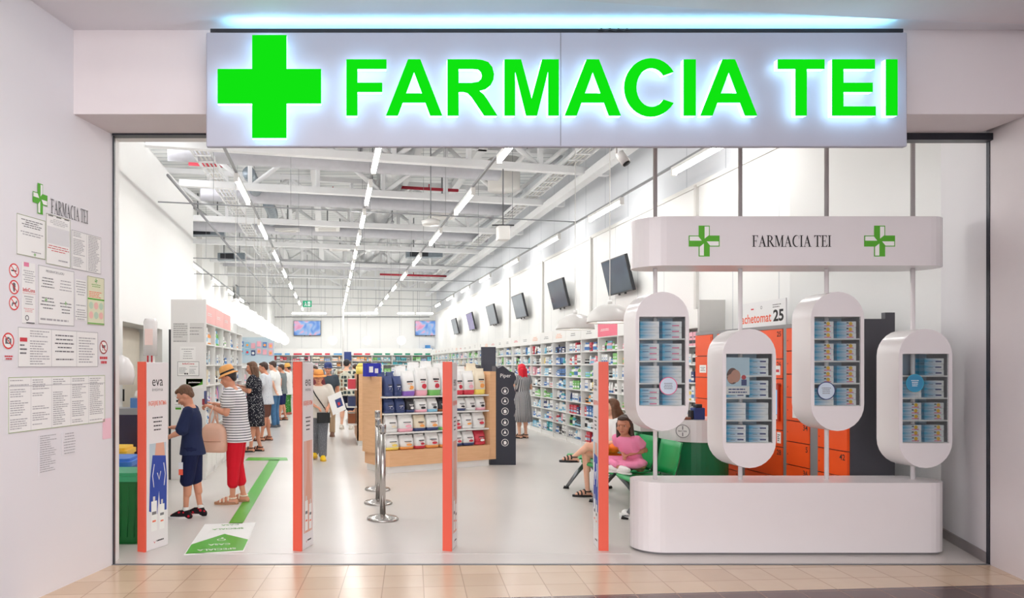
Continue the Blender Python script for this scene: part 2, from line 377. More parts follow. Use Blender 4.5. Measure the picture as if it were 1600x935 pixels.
# shop walls
m = MB(); m.box(-3.27, D0+.04, 0, JL-.01, D0+.18, 6.7, shopwall)
m.box(-3.27, D0+.1, 0, -3.07, 10.85, 5.25, shopwall); m.box(-3.27, 10.85, 2.25, -3.07, 13.4, 5.25, shopwall); m.box(-3.27, 13.4, 0, -3.07, 16.4, 5.25, shopwall)
m.box(-3.6, 10.7, 0, -3.5, 13.55, 2.4, mat('cream_paint', (236, 226, 214), .5)); m.box(-3.5, 10.75, 0, -3.27, 10.85, 2.4, shopwall); m.box(-3.5, 13.4, 0, -3.27, 13.5, 2.4, shopwall); m.box(-3.5, 10.85, 2.25, -3.27, 13.4, 2.35, shopwall)
m.box(-3.27, 16.28, 0, -4.2, 16.4, 5.25, shopwall)
struct('wall_left', m, 'tall bright white wall inside the shop left of the entrance')
m = MB(); m.box(-4.35, 16.3, 0, -4.2, 33, 6.7, shopwall); m.box(-4.3, 33, 0, -2.85, 37.5, 6.7, shopwall)
for y in (19.5, 23, 26.5, 30): m.box(-4.2, y, 0, -4.02, y+.25, 6.0, lam)
struct('wall_left', m, 'far left shop wall with slim pilasters')
m = MB(); m.box(-4.3, 37.5, 0, 5.5, 37.65, 6.7, wallpanel); struct('wall_back', m, 'white back wall of the shop')
m = MB(); m.box(5.3, 8.5, 0, 5.5, 37.5, 4.2, wallpanel); m.box(5.38, 8.5, 4.2, 5.5, 37.5, 6.7, upperpanel); m.box(5.27, 8.5, 4.17, 5.4, 37.5, 4.23, lam)
m.prism([[(5.3, 8.5), (5.72, 6.9), (5.85, 6.9), (5.45, 8.5)]], 0, 6.7, shopwall)
for y in (10.6, 14.9, 18.3, 21.7): m.box(5.255, y, 2.4, 5.3, y+.06, 4.2, lamgrey)
struct('wall_right', m, 'white right-hand shop wall with a ledge')
m = slab([(JR, D0), (5.72, 6.9), (5.85, 6.9), (5.85, D0)], 0, 6.7, mallwhite); struct('wall_right', m, 'angled white wall just inside the entrance')
m = slab([(JR-.004, D0+.02), (JR+.008, D0), (5.72, 6.88), (5.70, 6.9)], 0, .085, mat('grey_skirting', (140, 132, 132), .5)); struct('baseboard_right', m, 'grey skirting beside the display stand')
m = MB(); m.box(-4.6, D0, 6.62, 6.2, 38, 6.75, roofmat); struct('ceiling', m, 'corrugated sheet roof above the shop')

# ---------------------------------------------------------------- roof steel (beams run at 13 degrees to the shopfront)
SK = math.tan(R(12.9))
def skew_y(y0, x): return y0+SK*x
def clipx(y0): return (-3.05 if skew_y(y0, -3.05) < 16.3 else -4.2, 5.28)
for k, y0 in enumerate([9.4, 12.8, 15.5, 19.1, 22.7, 26.6, 30.6, 34.6]):
    xa, xb = clipx(y0)
    t = thing('roof_truss', 'white steel roof truss, number %s from the entrance' % ['one', 'two', 'three', 'four', 'five', 'six', 'seven', 'eight'][k], 'roof truss', (xa, skew_y(y0, xa), 5.2), math.atan(SK), 'roof trusses over the shop floor')
    t['label'] = ['white steel roof truss half hidden behind the big sign', 'nearest white steel roof truss fully in view below the sign', 'white roof truss just behind the fat grey duct', 'white roof truss above the second pair of hanging tubes', 'white roof truss in the middle of the shop', 'white roof truss past the middle of the shop', 'white roof truss near the back of the shop', 'farthest white roof truss by the back wall'][k]
    L = (xb-xa)/math.cos(math.atan(SK)); h = 1.15
    m = MB(); m.box(0, -.07, 0, L, .07, .13, beamwhite); part('lower_chord', m, t)
    m = MB(); m.box(0, -.06, h, L, .06, h+.12, beamwhite); part('upper_chord', m, t)
    n = 6
    for i in range(n):
        x0 = L*i/n; x1 = L*(i+1)/n
        m = MB(); m.tube([(x0+.05, 0, .1), (x1-.05, 0, h)] if i % 2 else [(x0+.05, 0, h), (x1-.05, 0, .1)], .05, beamwhite, 6); part('diagonal_brace', m, t)
    for i in range(1, n): m = MB(); m.box(L*i/n-.04, -.04, .1, L*i/n+.04, .04, h, beamwhite); part('upright', m, t)
for x, z, wd, lb in ((4.85, 5.08, .09, 'white longitudinal steel beam beside the right wall'), (3.35, 6.35, .1, 'white longitudinal purlin right of the silver duct'), (1.9, 6.3, .1, 'white longitudinal purlin above the right row of tubes'), (-.4, 6.3, .1, 'white longitudinal purlin above the shop centre'), (-2.0, 6.3, .1, 'white longitudinal purlin near the tall left wall')):
    m = MB(); m.box(-wd, 0, 0, wd, 29.5, .16, beamwhite); solo('roof_beam', m, lb, 'beam', (x, 7.6, z))
m = MB()
def tray(name, x, z, y0, y1, lb):
    t = thing(name, lb, 'cable tray', (x, y0, z))
    m = MB(); L = y1-y0
    for sx in (-.16, .16): m.box(sx-.012, 0, 0, sx+.012, L, .07, beamwhite)
    for i in range(int(L/.4)): m.box(-.165, i*.4, 0, .165, i*.4+.05, .015, beamwhite)
    part('ladder_frame', m, t); t2 = MB()
    for sx in (-.08, 0, .07): t2.tube([(sx, 0, .03), (sx+.02, L/2, .03), (sx, L, .03)], .018, lamgrey, 6)
    part('cable', t2, t)
tray('cable_tray', 4.5, 5.36, 7.5, 34, 'white cable ladder tray running along the right side of the roof')
tray('cable_tray', -2.3, 5.36, 8.0, 34, 'white cable ladder tray above the tall left wall')
# ducts
def duct_x(y0, z, xa, xb, r, mt, lb, name='air_duct'):
    m = MB(); m.tube([(x, SK*(x-xa), 0) for x in [xa+(xb-xa)*i/8 for i in range(9)]], r, mt, 16)
    m.M = Matrix.Translation((0, 0, 0)); o = solo(name, m, lb, 'duct', (0, skew_y(y0, xa), z)); return o
duct_x(14.2, 5.55, -3.0, 3.4, .19, ductgrey, 'fat grey round duct crossing under the roof behind the second truss')
duct_x(17.6, 5.55, -3.0, 4.6, .17, ductgrey, 'grey round duct crossing under the roof behind the third truss')
duct_x(21.6, 5.55, -4.1, 4.8, .17, ductgrey, 'grey round duct crossing the middle of the roof')
duct_x(29.0, 5.55, -4.1, 4.8, .17, ductgrey, 'grey round duct crossing the far end of the roof')
m = MB(); rg = random.Random(3)
pts = [(rg.uniform(-.03, .03), i*.25, rg.uniform(-.02, .02)) for i in range(100)]; m.tube(pts, [.30+.018*((i % 2)*2-1)+rg.uniform(-.01, .01) for i in range(100)], foil, 18)
solo('foil_duct', m, 'wrinkled silver foil duct running down the middle of the roof', 'duct', (1.4, 8.5, 6.03))
def flex(x, y0, y1, z, lb):
    m = MB(); n = int((y1-y0)/.07); m.tube([(.06*math.sin(i*.15), i*.07, -.12*math.sin(PI*i/n)) for i in range(n+1)], [.13+.012*(i % 2) for i in range(n+1)], darkfoil, 14)
    solo('flexible_duct', m, lb, 'duct', (x, y0, z))
flex(-1.9, 10.6, 13.9, 5.75, 'dark ribbed flexible duct hanging ahead of the fat grey duct')
flex(-1.75, 15.6, 17.3, 5.7, 'dark ribbed flexible duct between the two grey cross ducts')
flex(-1.6, 18.6, 21.0, 5.7, 'dark ribbed flexible duct in the middle of the roof')
m = MB(); m.lathe([(.34, -.35), (.34, .3), (.12, .36)], lamgrey, n=20); solo('duct_box', m, 'pale round plenum at the end of the fat grey duct', 'duct', (3.7, 15.75, 5.7))
# red sprinkler pipes
for y0, xa, xb, z, lb in ((11.9, -1.6, .9, 5.85, 'red sprinkler pipe nearest the entrance'), (16.2, -3.0, -2.2, 5.85, 'short red pipe by the tall left wall'), (13.9, 1.7, 3.2, 6.0, 'red sprinkler pipe right of the silver duct'), (18.2, -.9, 1.0, 5.9, 'red sprinkler pipe behind the third truss'), (17.8, 1.7, 3.2, 6.0, 'red sprinkler pipe above the right row of tubes'), (23.4, .9, 3.2, 5.8, 'red sprinkler pipe over the middle of the shop'), (29.5, 2.0, 4.8, 5.3, 'red sprinkler pipe near the back right corner')):
    m = MB(); m.tube([(0, 0, 0), (xb-xa, SK*(xb-xa), 0)], .04, redpipe, 8); m.tube([((xb-xa)*.5, SK*(xb-xa)*.5, 0), ((xb-xa)*.5, SK*(xb-xa)*.5, .12)], .015, redpipe, 6)
    solo('sprinkler_pipe', m, lb, 'pipe', (xa, skew_y(y0, xa), z))
for i, (x, y, z, s_) in enumerate(((-3.6, 21.5, 5.5, .5), (3.1, 24.5, 5.3, .6), (-3.3, 24.5, 5.2, .45))):
    m = MB(); m.box(-s_, -.15, -.12, s_, .15, .12, darkfoil); m.box(-s_*.8, -.16, -.1, s_*.2, -.15, .1, dark); m.box(-s_*.6, -.05, .12, -s_*.55, .05, 1.2, greymetal); m.box(s_*.55, -.05, .12, s_*.6, .05, 1.2, greymetal)
    solo('fan_coil_unit', m, ['dark air handling unit under the roof by the far left wall', 'dark air handling unit above the right row of tubes', 'second dark air handling unit by the far left wall'][i], 'air unit', (x, y, z), bev=.01)
for i, (x, y) in enumerate(((-1.25, 21.3), (-.1, 20.9), (.3, 24.5), (2.9, 19.2))):
    m = MB(); m.box(-.35, -.3, 0, .35, .3, .07, lam); m.box(-.25, -.2, -.02, .25, .2, 0, lamgrey); m.tube([(0, 0, .07), (0, 0, 1.1)], .02, greymetal, 6)
    solo('ceiling_cassette', m, ['square white ceiling unit left of the middle tubes', 'square white ceiling unit right above the middle tubes', 'square white ceiling unit past the middle of the roof', 'square white ceiling unit above the right tubes'][i], 'ceiling unit', (x, y, 5.45))
# more roof clutter: small white brackets and pipes as things
rg = random.Random(11)
for i in range(9):
    x = rg.uniform(-2.6, 4.4); y = 12+i*2.4
    m = MB(); m.tube([(0, 0, 0), (.0, rg.uniform(1.5, 3), 0)], .05, beamwhite if i % 2 else ductgrey, 8); m.tube([(0, .1, 0), (0, .1, .9)], .012, greymetal, 5)
    solo('drain_pipe', m, '%s straight pipe from the entrance slung lengthways under the roof' % 'first second third fourth fifth sixth seventh eighth ninth'.split()[i], 'pipe', (x, y, 5.8), group='pipes slung under the roof')

# ---------------------------------------------------------------- lighting rails and tubes
RZ = 4.24; railgrey = mat('rail_grey', (156, 158, 162), .45, .2)
tubem = glow('tube_light_glow', (255, 253, 248), TUBE_S)
def make_tube(L):
    t = thing('tube_light', 'x', 'tube light')
    m = MB(); m.caps((0, .05, 0), (0, L-.05, 0), .036, .036, tubem, 10); part('diffuser', m, t)
    m = MB(); m.box(-.028, 0, .03, .028, L, .075, lam); m.box(-.03, -.02, -.04, .03, .03, .075, lam); m.box(-.03, L-.03, -.04, .03, L+.02, .075, lam); part('housing', m, t)
    return t
protos = {}
rows = [(-3.64, 1.5, 3.3, [19.2+3.3*k for k in range(4)], 'far left row'), (-1.34, 1.55, 3.3, [7.1+3.3*k for k in range(9)], 'left row'), (.58, 1.27, 2.0, [8.75+2.0*k for k in range(14)], 'middle row'),
        (2.17, 1.55, 3.3, [7.95+3.28*k for k in range(9)], 'right row'), (4.7, 1.47, 3.27, [8.62+3.27*k for k in range(8)], 'row along the right wall')]
nth = ['first', 'second', 'third', 'fourth', 'fifth', 'sixth', 'seventh', 'eighth', 'ninth', 'tenth', 'eleventh', 'twelfth', 'thirteenth', 'fourteenth', 'fifteenth', 'sixteenth', 'seventeenth', 'eighteenth', 'nineteenth']
def dup(root, loc, rz=0, label=None, group=None):
    r = root.copy(); C.objects.link(r); r.location = loc; r.rotation_euler = (0, 0, rz)
    if label: r['label'] = label
    if group: r['group'] = group
    for ch in list(root.children):
        c = ch.copy(); C.objects.link(c); c.parent = r
        for g in ch.children: d = g.copy(); C.objects.link(d); d.parent = c
    return r
for x, L, pitch, ys, nm in rows:
    rail = MB(); rail.box(-.016, 0, 0, .016, 35.4-(ys[0]-.8), .03, railgrey)
    solo('lighting_rail', rail, 'grey suspended lighting rail of the %s of tubes' % nm, 'lighting rail', (x, ys[0]-.8, RZ+.08), group='suspended lighting rails')
    for k, y in enumerate(ys):
        if y+L > 36: continue
        lb = '%s glowing tube light from the entrance in the %s' % (nth[k], nm)
        if L not in protos: protos[L] = make_tube(L); t = protos[L]; t.location = (x, y, RZ); t['label'] = lb; t['group'] = 'tube lights in the '+nm
        else: t = dup(protos[L], (x, y, RZ), 0, lb, 'tube lights in the '+nm)
        area('tube_lamp', (x, y+L/2, RZ-.06), (0, 0, 0), .08, L, ROW_W)
# cross rods of the lighting grid and their suspension wires
for k, y0 in enumerate((13.0, 16.2, 19.6, 23.0, 26.4, 29.8, 33.2)):
    xa = -2.9 if y0 < 17 else -4.1
    m = MB(); m.tube([(0, 0, 0), (4.7-xa, SK*(4.7-xa), 0)], .011, railgrey, 6)
    for x in (.9, 2.2, 3.6, 5.0, 6.3): m.tube([(x, SK*x, 0), (x, SK*x, 2.3)], .005, railgrey, 4, False)
    solo('cross_rod', m, 'thin grey cross rod of the lighting grid, %s from the entrance' % nth[k], 'rod', (xa, skew_y(y0, xa), RZ+.1), group='cross rods of the lighting grid')
for i, (x, y0, y1) in enumerate(((-2.35, 10.6, 35.0),)):
    m = MB(); m.tube([(0, 0, 0), (0, y1-y0, 0)], .022, railgrey, 6); solo('conduit', m, 'long grey conduit above the left side of the shop', 'conduit', (x, y0, RZ+.1))
m = MB()
t = None
for k, x in enumerate((-1.9, -1.05, .55, 1.4, 3.2, 4.1)):
    lb = 'crosswise glowing tube above the back wall, %s from the left' % nth[k]; L = .85
    if t is None: t = make_tube(L); hg = MB(); [hg.tube([(0, q, .07), (0, q, 2.52)], .008, railgrey, 5, False) for q in (.08, L-.08)]; part('hanger', hg, t); t.location = (x+L, 35.5, 4.1); t.rotation_euler = (0, 0, PI/2); t['label'] = lb; t['group'] = 'crosswise tubes above the back wall'
    else: dup(t, (x+L, 35.5, 4.1), PI/2, lb, 'crosswise tubes above the back wall')
    area('tube_lamp', (x+L/2, 35.5, 4.0), (0, 0, 0), L, .1, 8)
m = MB(); m.tube([(0, 0, 0), (8, 0, 0)], .02, greymetal, 6); solo('cross_rod', m, 'thin dark rod on the back wall above the screens', 'rod', (-3, 37.3, 4.05))
m = MB(); m.tube([(0, 0, 0), (0, 0, 6.6)], .045, lam, 10); solo('roof_post', m, 'slim white post standing by the back shelves', 'post', (.57, 34.2, 0))
# pendant lamps
domem = mat('shade_pale_grey', (206, 203, 200), .3, var=.02)
def dome(loc, r, lb, grp, first=[None]):
    t = thing('pendant_lamp', lb, 'pendant lamp', loc, 0, grp)
    m = MB(); n = 24; pr = [(r*math.cos(a), r*.78*math.sin(a)) for a in [R(90*i/8) for i in range(9)]][::-1]
    m.lathe([(.001, r*.78)]+pr[1:]+[(r*1.0, -.025), (r*.97, -.02)]+[(q*.97, zz*.95-.004) for q, zz in pr[::-1][:-1]]+[(.001, r*.74)], domem, n=n, closed=False); part('shade', m, t)
    m = MB(); m.lathe([(.001, .0), (r*.9, .0), (r*.9, .02), (.001, .02)], glow('pendant_glow', (255, 252, 244), 4.0), n=24); part('diffuser', m, t, 'glowing white diffuser')
    m = MB(); m.tube([(0, 0, r*.76), (0, 0, r*.76+.06)], .03, lam, 10); m.tube([(0, 0, r*.8), (0, 0, 6.62-loc[2])], .006, lamgrey, 5, False); part('cord', m, t)
    return t
dome((3.79, 10, 2.2), .30, 'nearest white dome pendant lamp beside the display pods', 'white dome pendants by the right shelves')
dome((3.95, 11.9, 2.2), .30, 'second white dome pendant lamp, left of the nearest one', 'white dome pendants by the right shelves')
globe = glow('globe_glow', (255, 253, 248), 3.2)
for k in range(8):
    y = 14.3+k*1.75
    t = thing('globe_lamp', '%s glowing globe from the entrance above the left counter' % nth[k], 'globe lamp', (-1.85, y, 2.62), 0, 'glowing globes above the left counter')
    m = MB(); m.ell((0, 0, 0), (.26, .26, .2), globe, n=20, k=12); part('globe', m, t)
    m = MB(); m.lathe([(.05, .18), (.08, .2), (.05, .27), (.006, .28)], lam, n=12); m.tube([(0, 0, .26), (0, 0, 4.0)], .006, lamgrey, 5, False); part('cord', m, t)
for k, px in enumerate((445, 520, 573, 627)):
    x = XP(px, 35)
    t = thing('globe_lamp', 'small white globe hanging before the back wall, %s from the left' % nth[k], 'globe lamp', (x, 35, 2.78), 0, 'small globes before the back wall')
    m = MB(); m.ell((0, 0, 0), (.22, .22, .22), glow('soft_globe', (255, 252, 246), 1.3), n=18, k=10); part('globe', m, t)
    m = MB(); m.tube([(0, 0, .2), (0, 0, 3.84)], .01, lamgrey, 5, False); part('cord', m, t)
# cctv camera and sensors under the roof
t = thing('security_camera', 'white cylindrical security camera hanging just below the sign', 'security camera', P(963, 240, 8.2))
m = MB(); m.tube([(0, 0, 0), (.03, -.0, 0), (.09, -.05, -.12)], [.001, .05, .05], lam_gloss, 14); part('housing', m, t)
m = MB(); m.tube([(.088, -.049, -.118), (.097, -.055, -.135)], .04, black, 14); part('lens', m, t)
m = MB(); m.tube([(0, 0, 0), (0, 0, 2.6)], .012, lam, 6); part('mount_pole', m, t)
t = thing('wall_speaker', 'boxy white speaker hanging from a dark bracket under the roof', 'speaker', P(786, 365, 13.5))
m = MB(); m.box(-.11, -.1, -.13, .11, .1, .13, lam); part('body', m, t, bev=.02); m = MB(); m.box(-.2, -.02, .14, .2, .02, .16, dark); m.tube([(0, 0, .14), (0, 0, 2.6)], .012, greymetal, 6); part('bracket', m, t)
m = MB(); m.lathe([(.001, -.06), (.16, -.06), (.18, .02), (.1, .05), (.001, .06)], lam, n=20); m.tube([(0, 0, .05), (0, 0, 2.3)], .01, greymetal, 5); solo('smoke_detector', m, 'round white detector hanging under the roof left of the right tubes', 'smoke detector', P(673, 347, 14.0))
# ================================================================ THE BIG SIGN
green_face = glow('sign_green', (16, 228, 18), 1.0)
halo = glow('sign_edge_glow', (176, 226, 255), 5.0)
SY = 5.25; sc = SY/FPX
sign = thing('shop_sign', 'large grey white shop sign with glowing green cross and letters', 'sign', (XP(870, SY), SY, 3.16))
sx0 = XP(322, SY)-sign.location.x; sx1 = XP(1418, SY)-sign.location.x; sz1 = EYE+(VY-50)*sc-3.16
panelm = mat('sign_panel_paint', (176, 178, 192), .45, var=.015)
m = MB(); m.box(sx0, 0, 0, sx1, .045, sz1, panelm); part('panel', m, sign, bev=.01)
for q in (.08, .36, .64, .92): m = MB(); m.box(sx0+(sx1-sx0)*q-.03, .04, .45, sx0+(sx1-sx0)*q+.03, .17, .7, greymetal); part('bracket', m, sign)
sj = XP(876, SY)-sign.location.x
m = MB(); m.box(sj-.002, -.002, .005, sj+.002, 0, sz1-.005, inkg); part('panel_joint', m, sign, 'thin dark joint between the two sign panels')
m = MB(); m.box(sx0+.03, .0, sz1-.001, sx1-.03, .012, sz1+.024, dark); m.tube([(XP(935, SY)-sign.location.x+q*.02, -.005, sz1+.012+.008*math.sin(q*2)) for q in range(12)], .006, dark, 6); part('top_cable', m, sign, 'dark cable channel along the top edge')
m = MB(); m.box(sx0+.15, .02, sz1+.001, sx1-.1, .04, sz1+.01, glow('led_strip_glow', (140, 222, 255), 30.0)); part('led_strip', m, sign, 'bluish light strip along the top edge')
FM = frame((0, 0, 0), (1, 0, 0), (0, 0, 1))          # u right, v up, normal toward the camera (-Y)
def letter(name, loops, label=None):
    g = MB(); g.M = FM; g.prism(loops, .028, .068, halo); o = part(name, g, sign, label)
    f = MB(); f.M = FM
    f.prism(loops, .068, .074, green_face, mat('green_acrylic_edge', (20, 190, 60), .4, var=0)); part('face', f, o, 'glowing green face')
    return o
sf = (SY-.07)/FPX; LYb = EYE+(VY-181)*sf-3.16; LH = 88*sf; XS = lambda px: XP(px, SY-.07)
for ch, px0, px1 in (('F', 541, 604), ('A', 603, 691), ('R', 699, 777), ('M', 788, 873), ('A', 882, 970), ('C', 975, 1053), ('I', 1068, 1087), ('A', 1094, 1183), ('T', 1215, 1288), ('E', 1300, 1368), ('I', 1384, 1402)):
    wd, loops = BOLD[ch]; x0 = XS(px0)-sign.location.x; k = (px1-px0)*sf/wd
    letter('letter', [[(x0+p[0]*k, LYb+p[1]*LH) for p in l] for l in loops])
g = lambda px: XS(px)-sign.location.x
h = lambda py: EYE+(VY-py)*sf-3.16
letter('cross', [[(g(340), h(162)), (g(394), h(162)), (g(394), h(216)), (g(448), h(216)), (g(448), h(162)), (g(502), h(162)), (g(502), h(108)), (g(448), h(108)), (g(448), h(55)), (g(394), h(55)), (g(394), h(108)), (g(340), h(108))]], 'glowing green pharmacy cross')
# sign hangers
# ================================================================ NOTICES ON THE MALL WALL
WU = Vector((.2926, .9562, 0)).normalized(); WO = Vector((wallx(4.0, JL), 4.0, 0))
def wY(px): return 3.554/(.306-(px-VX)/FPX)
def wall_frame(px, py, off=.002):
    Y = wY(px); s_ = (Y-4.0)/.9562; z = EYE+(VY-py)*Y/FPX
    n = WU.cross(Vector((0, 0, 1))); o = WO+WU*s_+n*off; o.z = z
    return frame(o, WU, (0, 0, 1)), s_, z
def notice(px0, pxr, yt, yb, fill, name, label, cat='notice', pm=None, edge=None, th=.003, grp=None):
    F, s0, z0 = wall_frame(px0, yb); _, s1, _ = wall_frame(pxr, yb); Y = wY(px0); H = (yb-yt)*Y/FPX; W = s1-s0
    m = MB(); m.prism([[(0, 0), (W, 0), (W, H), (0, H)]], 0, th, pm or paper)
    if edge:
        e = .004
        for a in ((0, 0, W, e), (0, H-e, W, H), (0, 0, e, H), (W-e, 0, W, H)): m.rect(*a, th+.001, edge)
    fill(m, W, H, th+.0015)
    return solo(name, m, label, cat, M=F, group=grp)
oliv = mat('ink_olive', (150, 158, 120), .7, var=0)
fA = lambda m, W, H, z: (m.lines(W*.12, H*.7, W*.92, H*.92, 4, soft, 1, z, 1, .35, True), m.lines(W*.12, H*.5, W*.92, H*.62, 2, softg, 2, z, 1, .4, True), m.lines(W*.5, H*.1, W*.92, H*.16, 1, softg, 3, z), logo(m, W*.62, H*.07, .012, z))
notice(25, 70, 333, 397, fA, 'wall_notice', 'framed white notice at upper left of the mall wall', edge=oliv)
fB = lambda m, W, H, z: (m.lines(W*.12, H*.8, W*.92, H*.93, 4, softg, 4, z, 1, .3, True), m.rect(W*.05, H*.42, W*.95, H*.76, z, mat('matte_grey_film', (220, 219, 220), .6, var=0)), m.lines(W*.05, H*.26, W*.95, H*.4, 3, inkr, 5, z, 1, .3, True), m.lines(W*.5, H*.08, W*.92, H*.14, 1, softg, 6, z), [m.rect(W*(.08+.33*q), H*.965, W*(.08+.33*q)+W*.2, H*.985, z, soft) for q in range(3)])
notice(71, 109, 333, 412, fB, 'wall_notice', 'notice with three black dashes and red text under the shop logo', edge=oliv)
fC = lambda m, W, H, z: (m.lines(W*.05, H*.03, W*.45, H*.97, 22, softg, 7, z, .95, .45), m.lines(W*.55, H*.03, W*.97, H*.97, 22, softg, 8, z, .95, .45), m.rect(W*.49, 0, W*.495, H, z, softg))
notice(111, 157, 359, 420, fC, 'wall_notice', 'two column small print sheet at upper right of the mall wall', edge=softg)
fD = lambda m, W, H, z: (m.text('PROGRAM DE LUCRU', W*.2, H*.9, H*.04, soft, z, w=W*.5), m.lines(W*.05, H*.62, W*.45, H*.82, 4, soft, 9, z, 1, .3, True), m.lines(W*.55, H*.55, W*.95, H*.82, 5, softg, 10, z, .9, .3, True), m.lines(W*.05, H*.25, W*.45, H*.48, 4, soft, 11, z, .9, .3, True), m.lines(W*.55, H*.2, W*.95, H*.42, 4, soft, 12, z, .9, .3, True), m.lines(W*.05, H*.05, W*.95, H*.12, 1, softg, 13, z), logo(m, W*.2, H*.42, .014, z), logo(m, W*.75, H*.4, .014, z))
notice(59, 115, 414, 506, fD, 'wall_notice', 'large framed opening hours notice in the middle of the mall wall', edge=softg)
fE = lambda m, W, H, z: (m.lines(0, H*.6, W, H*.98, 6, softg, 14, z, .9, .35, True), m.lines(0, 0, W, H*.45, 8, softg, 15, z, .9, .4, True))
notice(117, 134, 436, 500, fE, 'wall_notice', 'narrow text sheet between the opening hours and the cream poster')
fF = lambda m, W, H, z: (logo(m, W*.5, H*.92, .018, z), m.lines(W*.15, H*.78, W*.85, H*.86, 2, inkgreen, 16, z, 1, .3, True), m.lines(W*.08, H*.56, W*.92, H*.7, 4, inko, 17, z, 1, .4), m.rect(0, H*.52, W, H*.55, z, inkgreen), m.rect(0, H*.02, W, H*.04, z, inkgreen), [m.disc(W*(.2+.3*(q % 3)), H*(.2+.2*(q//3)), W*.13, z, [mat('peach', (238, 190, 180), .7, var=0), mat('mint', (190, 214, 190), .7, var=0)][q % 2], 12) for q in range(6)])
notice(136, 162, 431, 507, fF, 'wall_poster', 'cream and green illustrated poster on the mall wall', 'poster', pm=mat('cream_paper', (226, 226, 196), .7, var=.02), edge=oliv)
fG = lambda m, W, H, z: (m.prism([[(W*.1, H*.93), (W*.5, H*.93), (W*.5, H), (W*.1, H)]], z, z, mat('ink_pink', (226, 130, 160), .7, var=0)), m.lines(0, H*.66, W, H*.88, 6, softg, 18, z, .95, .35, True), m.text('InfoCons', W*.03, H*.52, H*.06, inkr, z, .02, W*.94), m.rect(0, H*.49, W, H*.495, z, inkr),
    m.lines(W*.1, H*.3, W*.9, H*.46, 4, soft, 19, z, .9, .25, True), m.lines(W*.05, H*.18, W*.95, H*.28, 4, inkr, 20, z, .9, .25, True), m.ring(W*.35, H*.09, W*.1, W*.15, z, soft, 12), m.rect(W*.3, 0, W*.95, H*.02, z, soft))
notice(34, 54, 409, 505, fG, 'wall_notice', 'consumer information sheet with a red heading on the mall wall')
def ban(px, py, r, kind, label):
    F, _, _ = wall_frame(px, py); m = MB(); z = .0035
    m.prism([[(r*math.cos(2*PI*i/28), r*math.sin(2*PI*i/28)) for i in range(28)]], 0, .003, paper); red = mat('ban_red', (214, 48, 52), .6, var=0)
    m.ring(0, 0, r*.8, r*.98, z, red if kind != 'push' else mat('ban_maroon', (150, 40, 50), .6, var=0))
    if kind == 'dog': m.poly([(-r*.5, -r*.4), (-r*.35, r*.1), (r*.3, r*.1), (r*.45, r*.45), (r*.62, r*.2), (r*.4, -r*.05), (r*.35, -r*.45), (r*.2, -r*.45), (r*.15, -r*.15), (-r*.2, -r*.15), (-r*.3, -r*.45)], z, soft)
    elif kind == 'food': m.poly([(-r*.12, -r*.6), (r*.12, -r*.6), (r*.3, r*.2), (-r*.3, r*.2)], z, soft); m.disc(0, r*.36, r*.28, z, soft, 14)
    elif kind == 'smoke': m.rect(-r*.55, -r*.12, r*.4, r*.06, z, ink); m.rect(r*.44, -r*.12, r*.56, r*.06, z, red); m.tube([(r*.5, r*.1, z), (r*.4, r*.3, z), (r*.55, r*.5, z)], r*.04, soft, 5)
    elif kind == 'camera': m.rect(-r*.5, -r*.35, r*.5, r*.3, z, soft); m.rect(-r*.2, r*.3, r*.2, r*.45, z, soft); m.ring(0, 0, r*.12, r*.22, z+.001, paper, 14)
    else: m.poly([(-r*.5, r*.3), (r*.5, r*.3), (r*.35, -r*.15), (-r*.3, -r*.15)], z, soft); m.disc(-r*.2, -r*.38, r*.1, z, soft, 10); m.disc(r*.25, -r*.38, r*.1, z, soft, 10)
    a = R(-45) if kind != 'food' else R(-45); c, s_ = math.cos(a), math.sin(a); T = lambda x, y: (x*c-y*s_, x*s_+y*c)
    m.poly([T(-r*.85, -r*.07), T(r*.85, -r*.07), T(r*.85, r*.07), T(-r*.85, r*.07)], z+.001, red)
    solo('prohibition_sign', m, label, 'sign', M=F)
ban(21, 423, .048, 'smoke', 'round red no smoking sign on the mall wall')
ban(21, 449, .048, 'food', 'round red no ice cream sign on the mall wall')
ban(21, 474, .048, 'dog', 'round red no dogs sign on the mall wall')
ban(12, 533, .055, 'camera', 'round red no photographs sign on the mall wall')
ban(161, 543, .055, 'push', 'round maroon no shopping trolley sign beside the shop entrance')
fcap = lambda m, W, H, z: m.lines(0, 0, W, H, 2, inkr, 21, z, 1, .6, True)
notice(5, 20, 555, 563, fcap, 'sign_caption', 'small red caption under the no photographs sign', 'caption', pm=mallwhite)
notice(154, 168, 556, 570, fcap, 'sign_caption', 'small red caption under the no trolley sign', 'caption', pm=mallwhite)
def fH(m, W, H, z):
    m.rect(W*.38, 0, W*.383, H, z, softg); m.rect(W*.7, 0, W*.703, H, z, softg); m.rect(W*.02, H*.64, W*.1, H*.74, z, inkr); m.lines(W*.02, H*.3, W*.1, H*.6, 3, soft, 22, z, 1, .4)
    m.lines(W*.13, H*.05, W*.36, H*.95, 14, softg, 23, z, .95, .4); m.lines(W*.42, H*.15, W*.67, H*.9, 7, soft, 24, z, .8, .3, True); m.lines(W*.73, H*.1, W*.97, H*.85, 10, softg, 25, z, .9, .4)
notice(27, 152, 511, 574, fH, 'wall_notice', 'wide framed three column notice below the opening hours', edge=softg)
def fI(m, W, H, z):
    for q in range(5):
        a = W*q/5
        if q: m.rect(a, 0, a+.002, H, z, softg)
        m.lines(a+W*.015, H*.05, a+W*.18, H*.96, 22, softg, 30+q, z, .82, .42); m.rect(a, H*.83, a+W/5, H*.84, z, softg)
notice(12, 163, 590, 678, fI, 'wall_notice', 'widest five column small print table low on the mall wall', edge=mat('ink_moss', (150, 170, 110), .7, var=0))
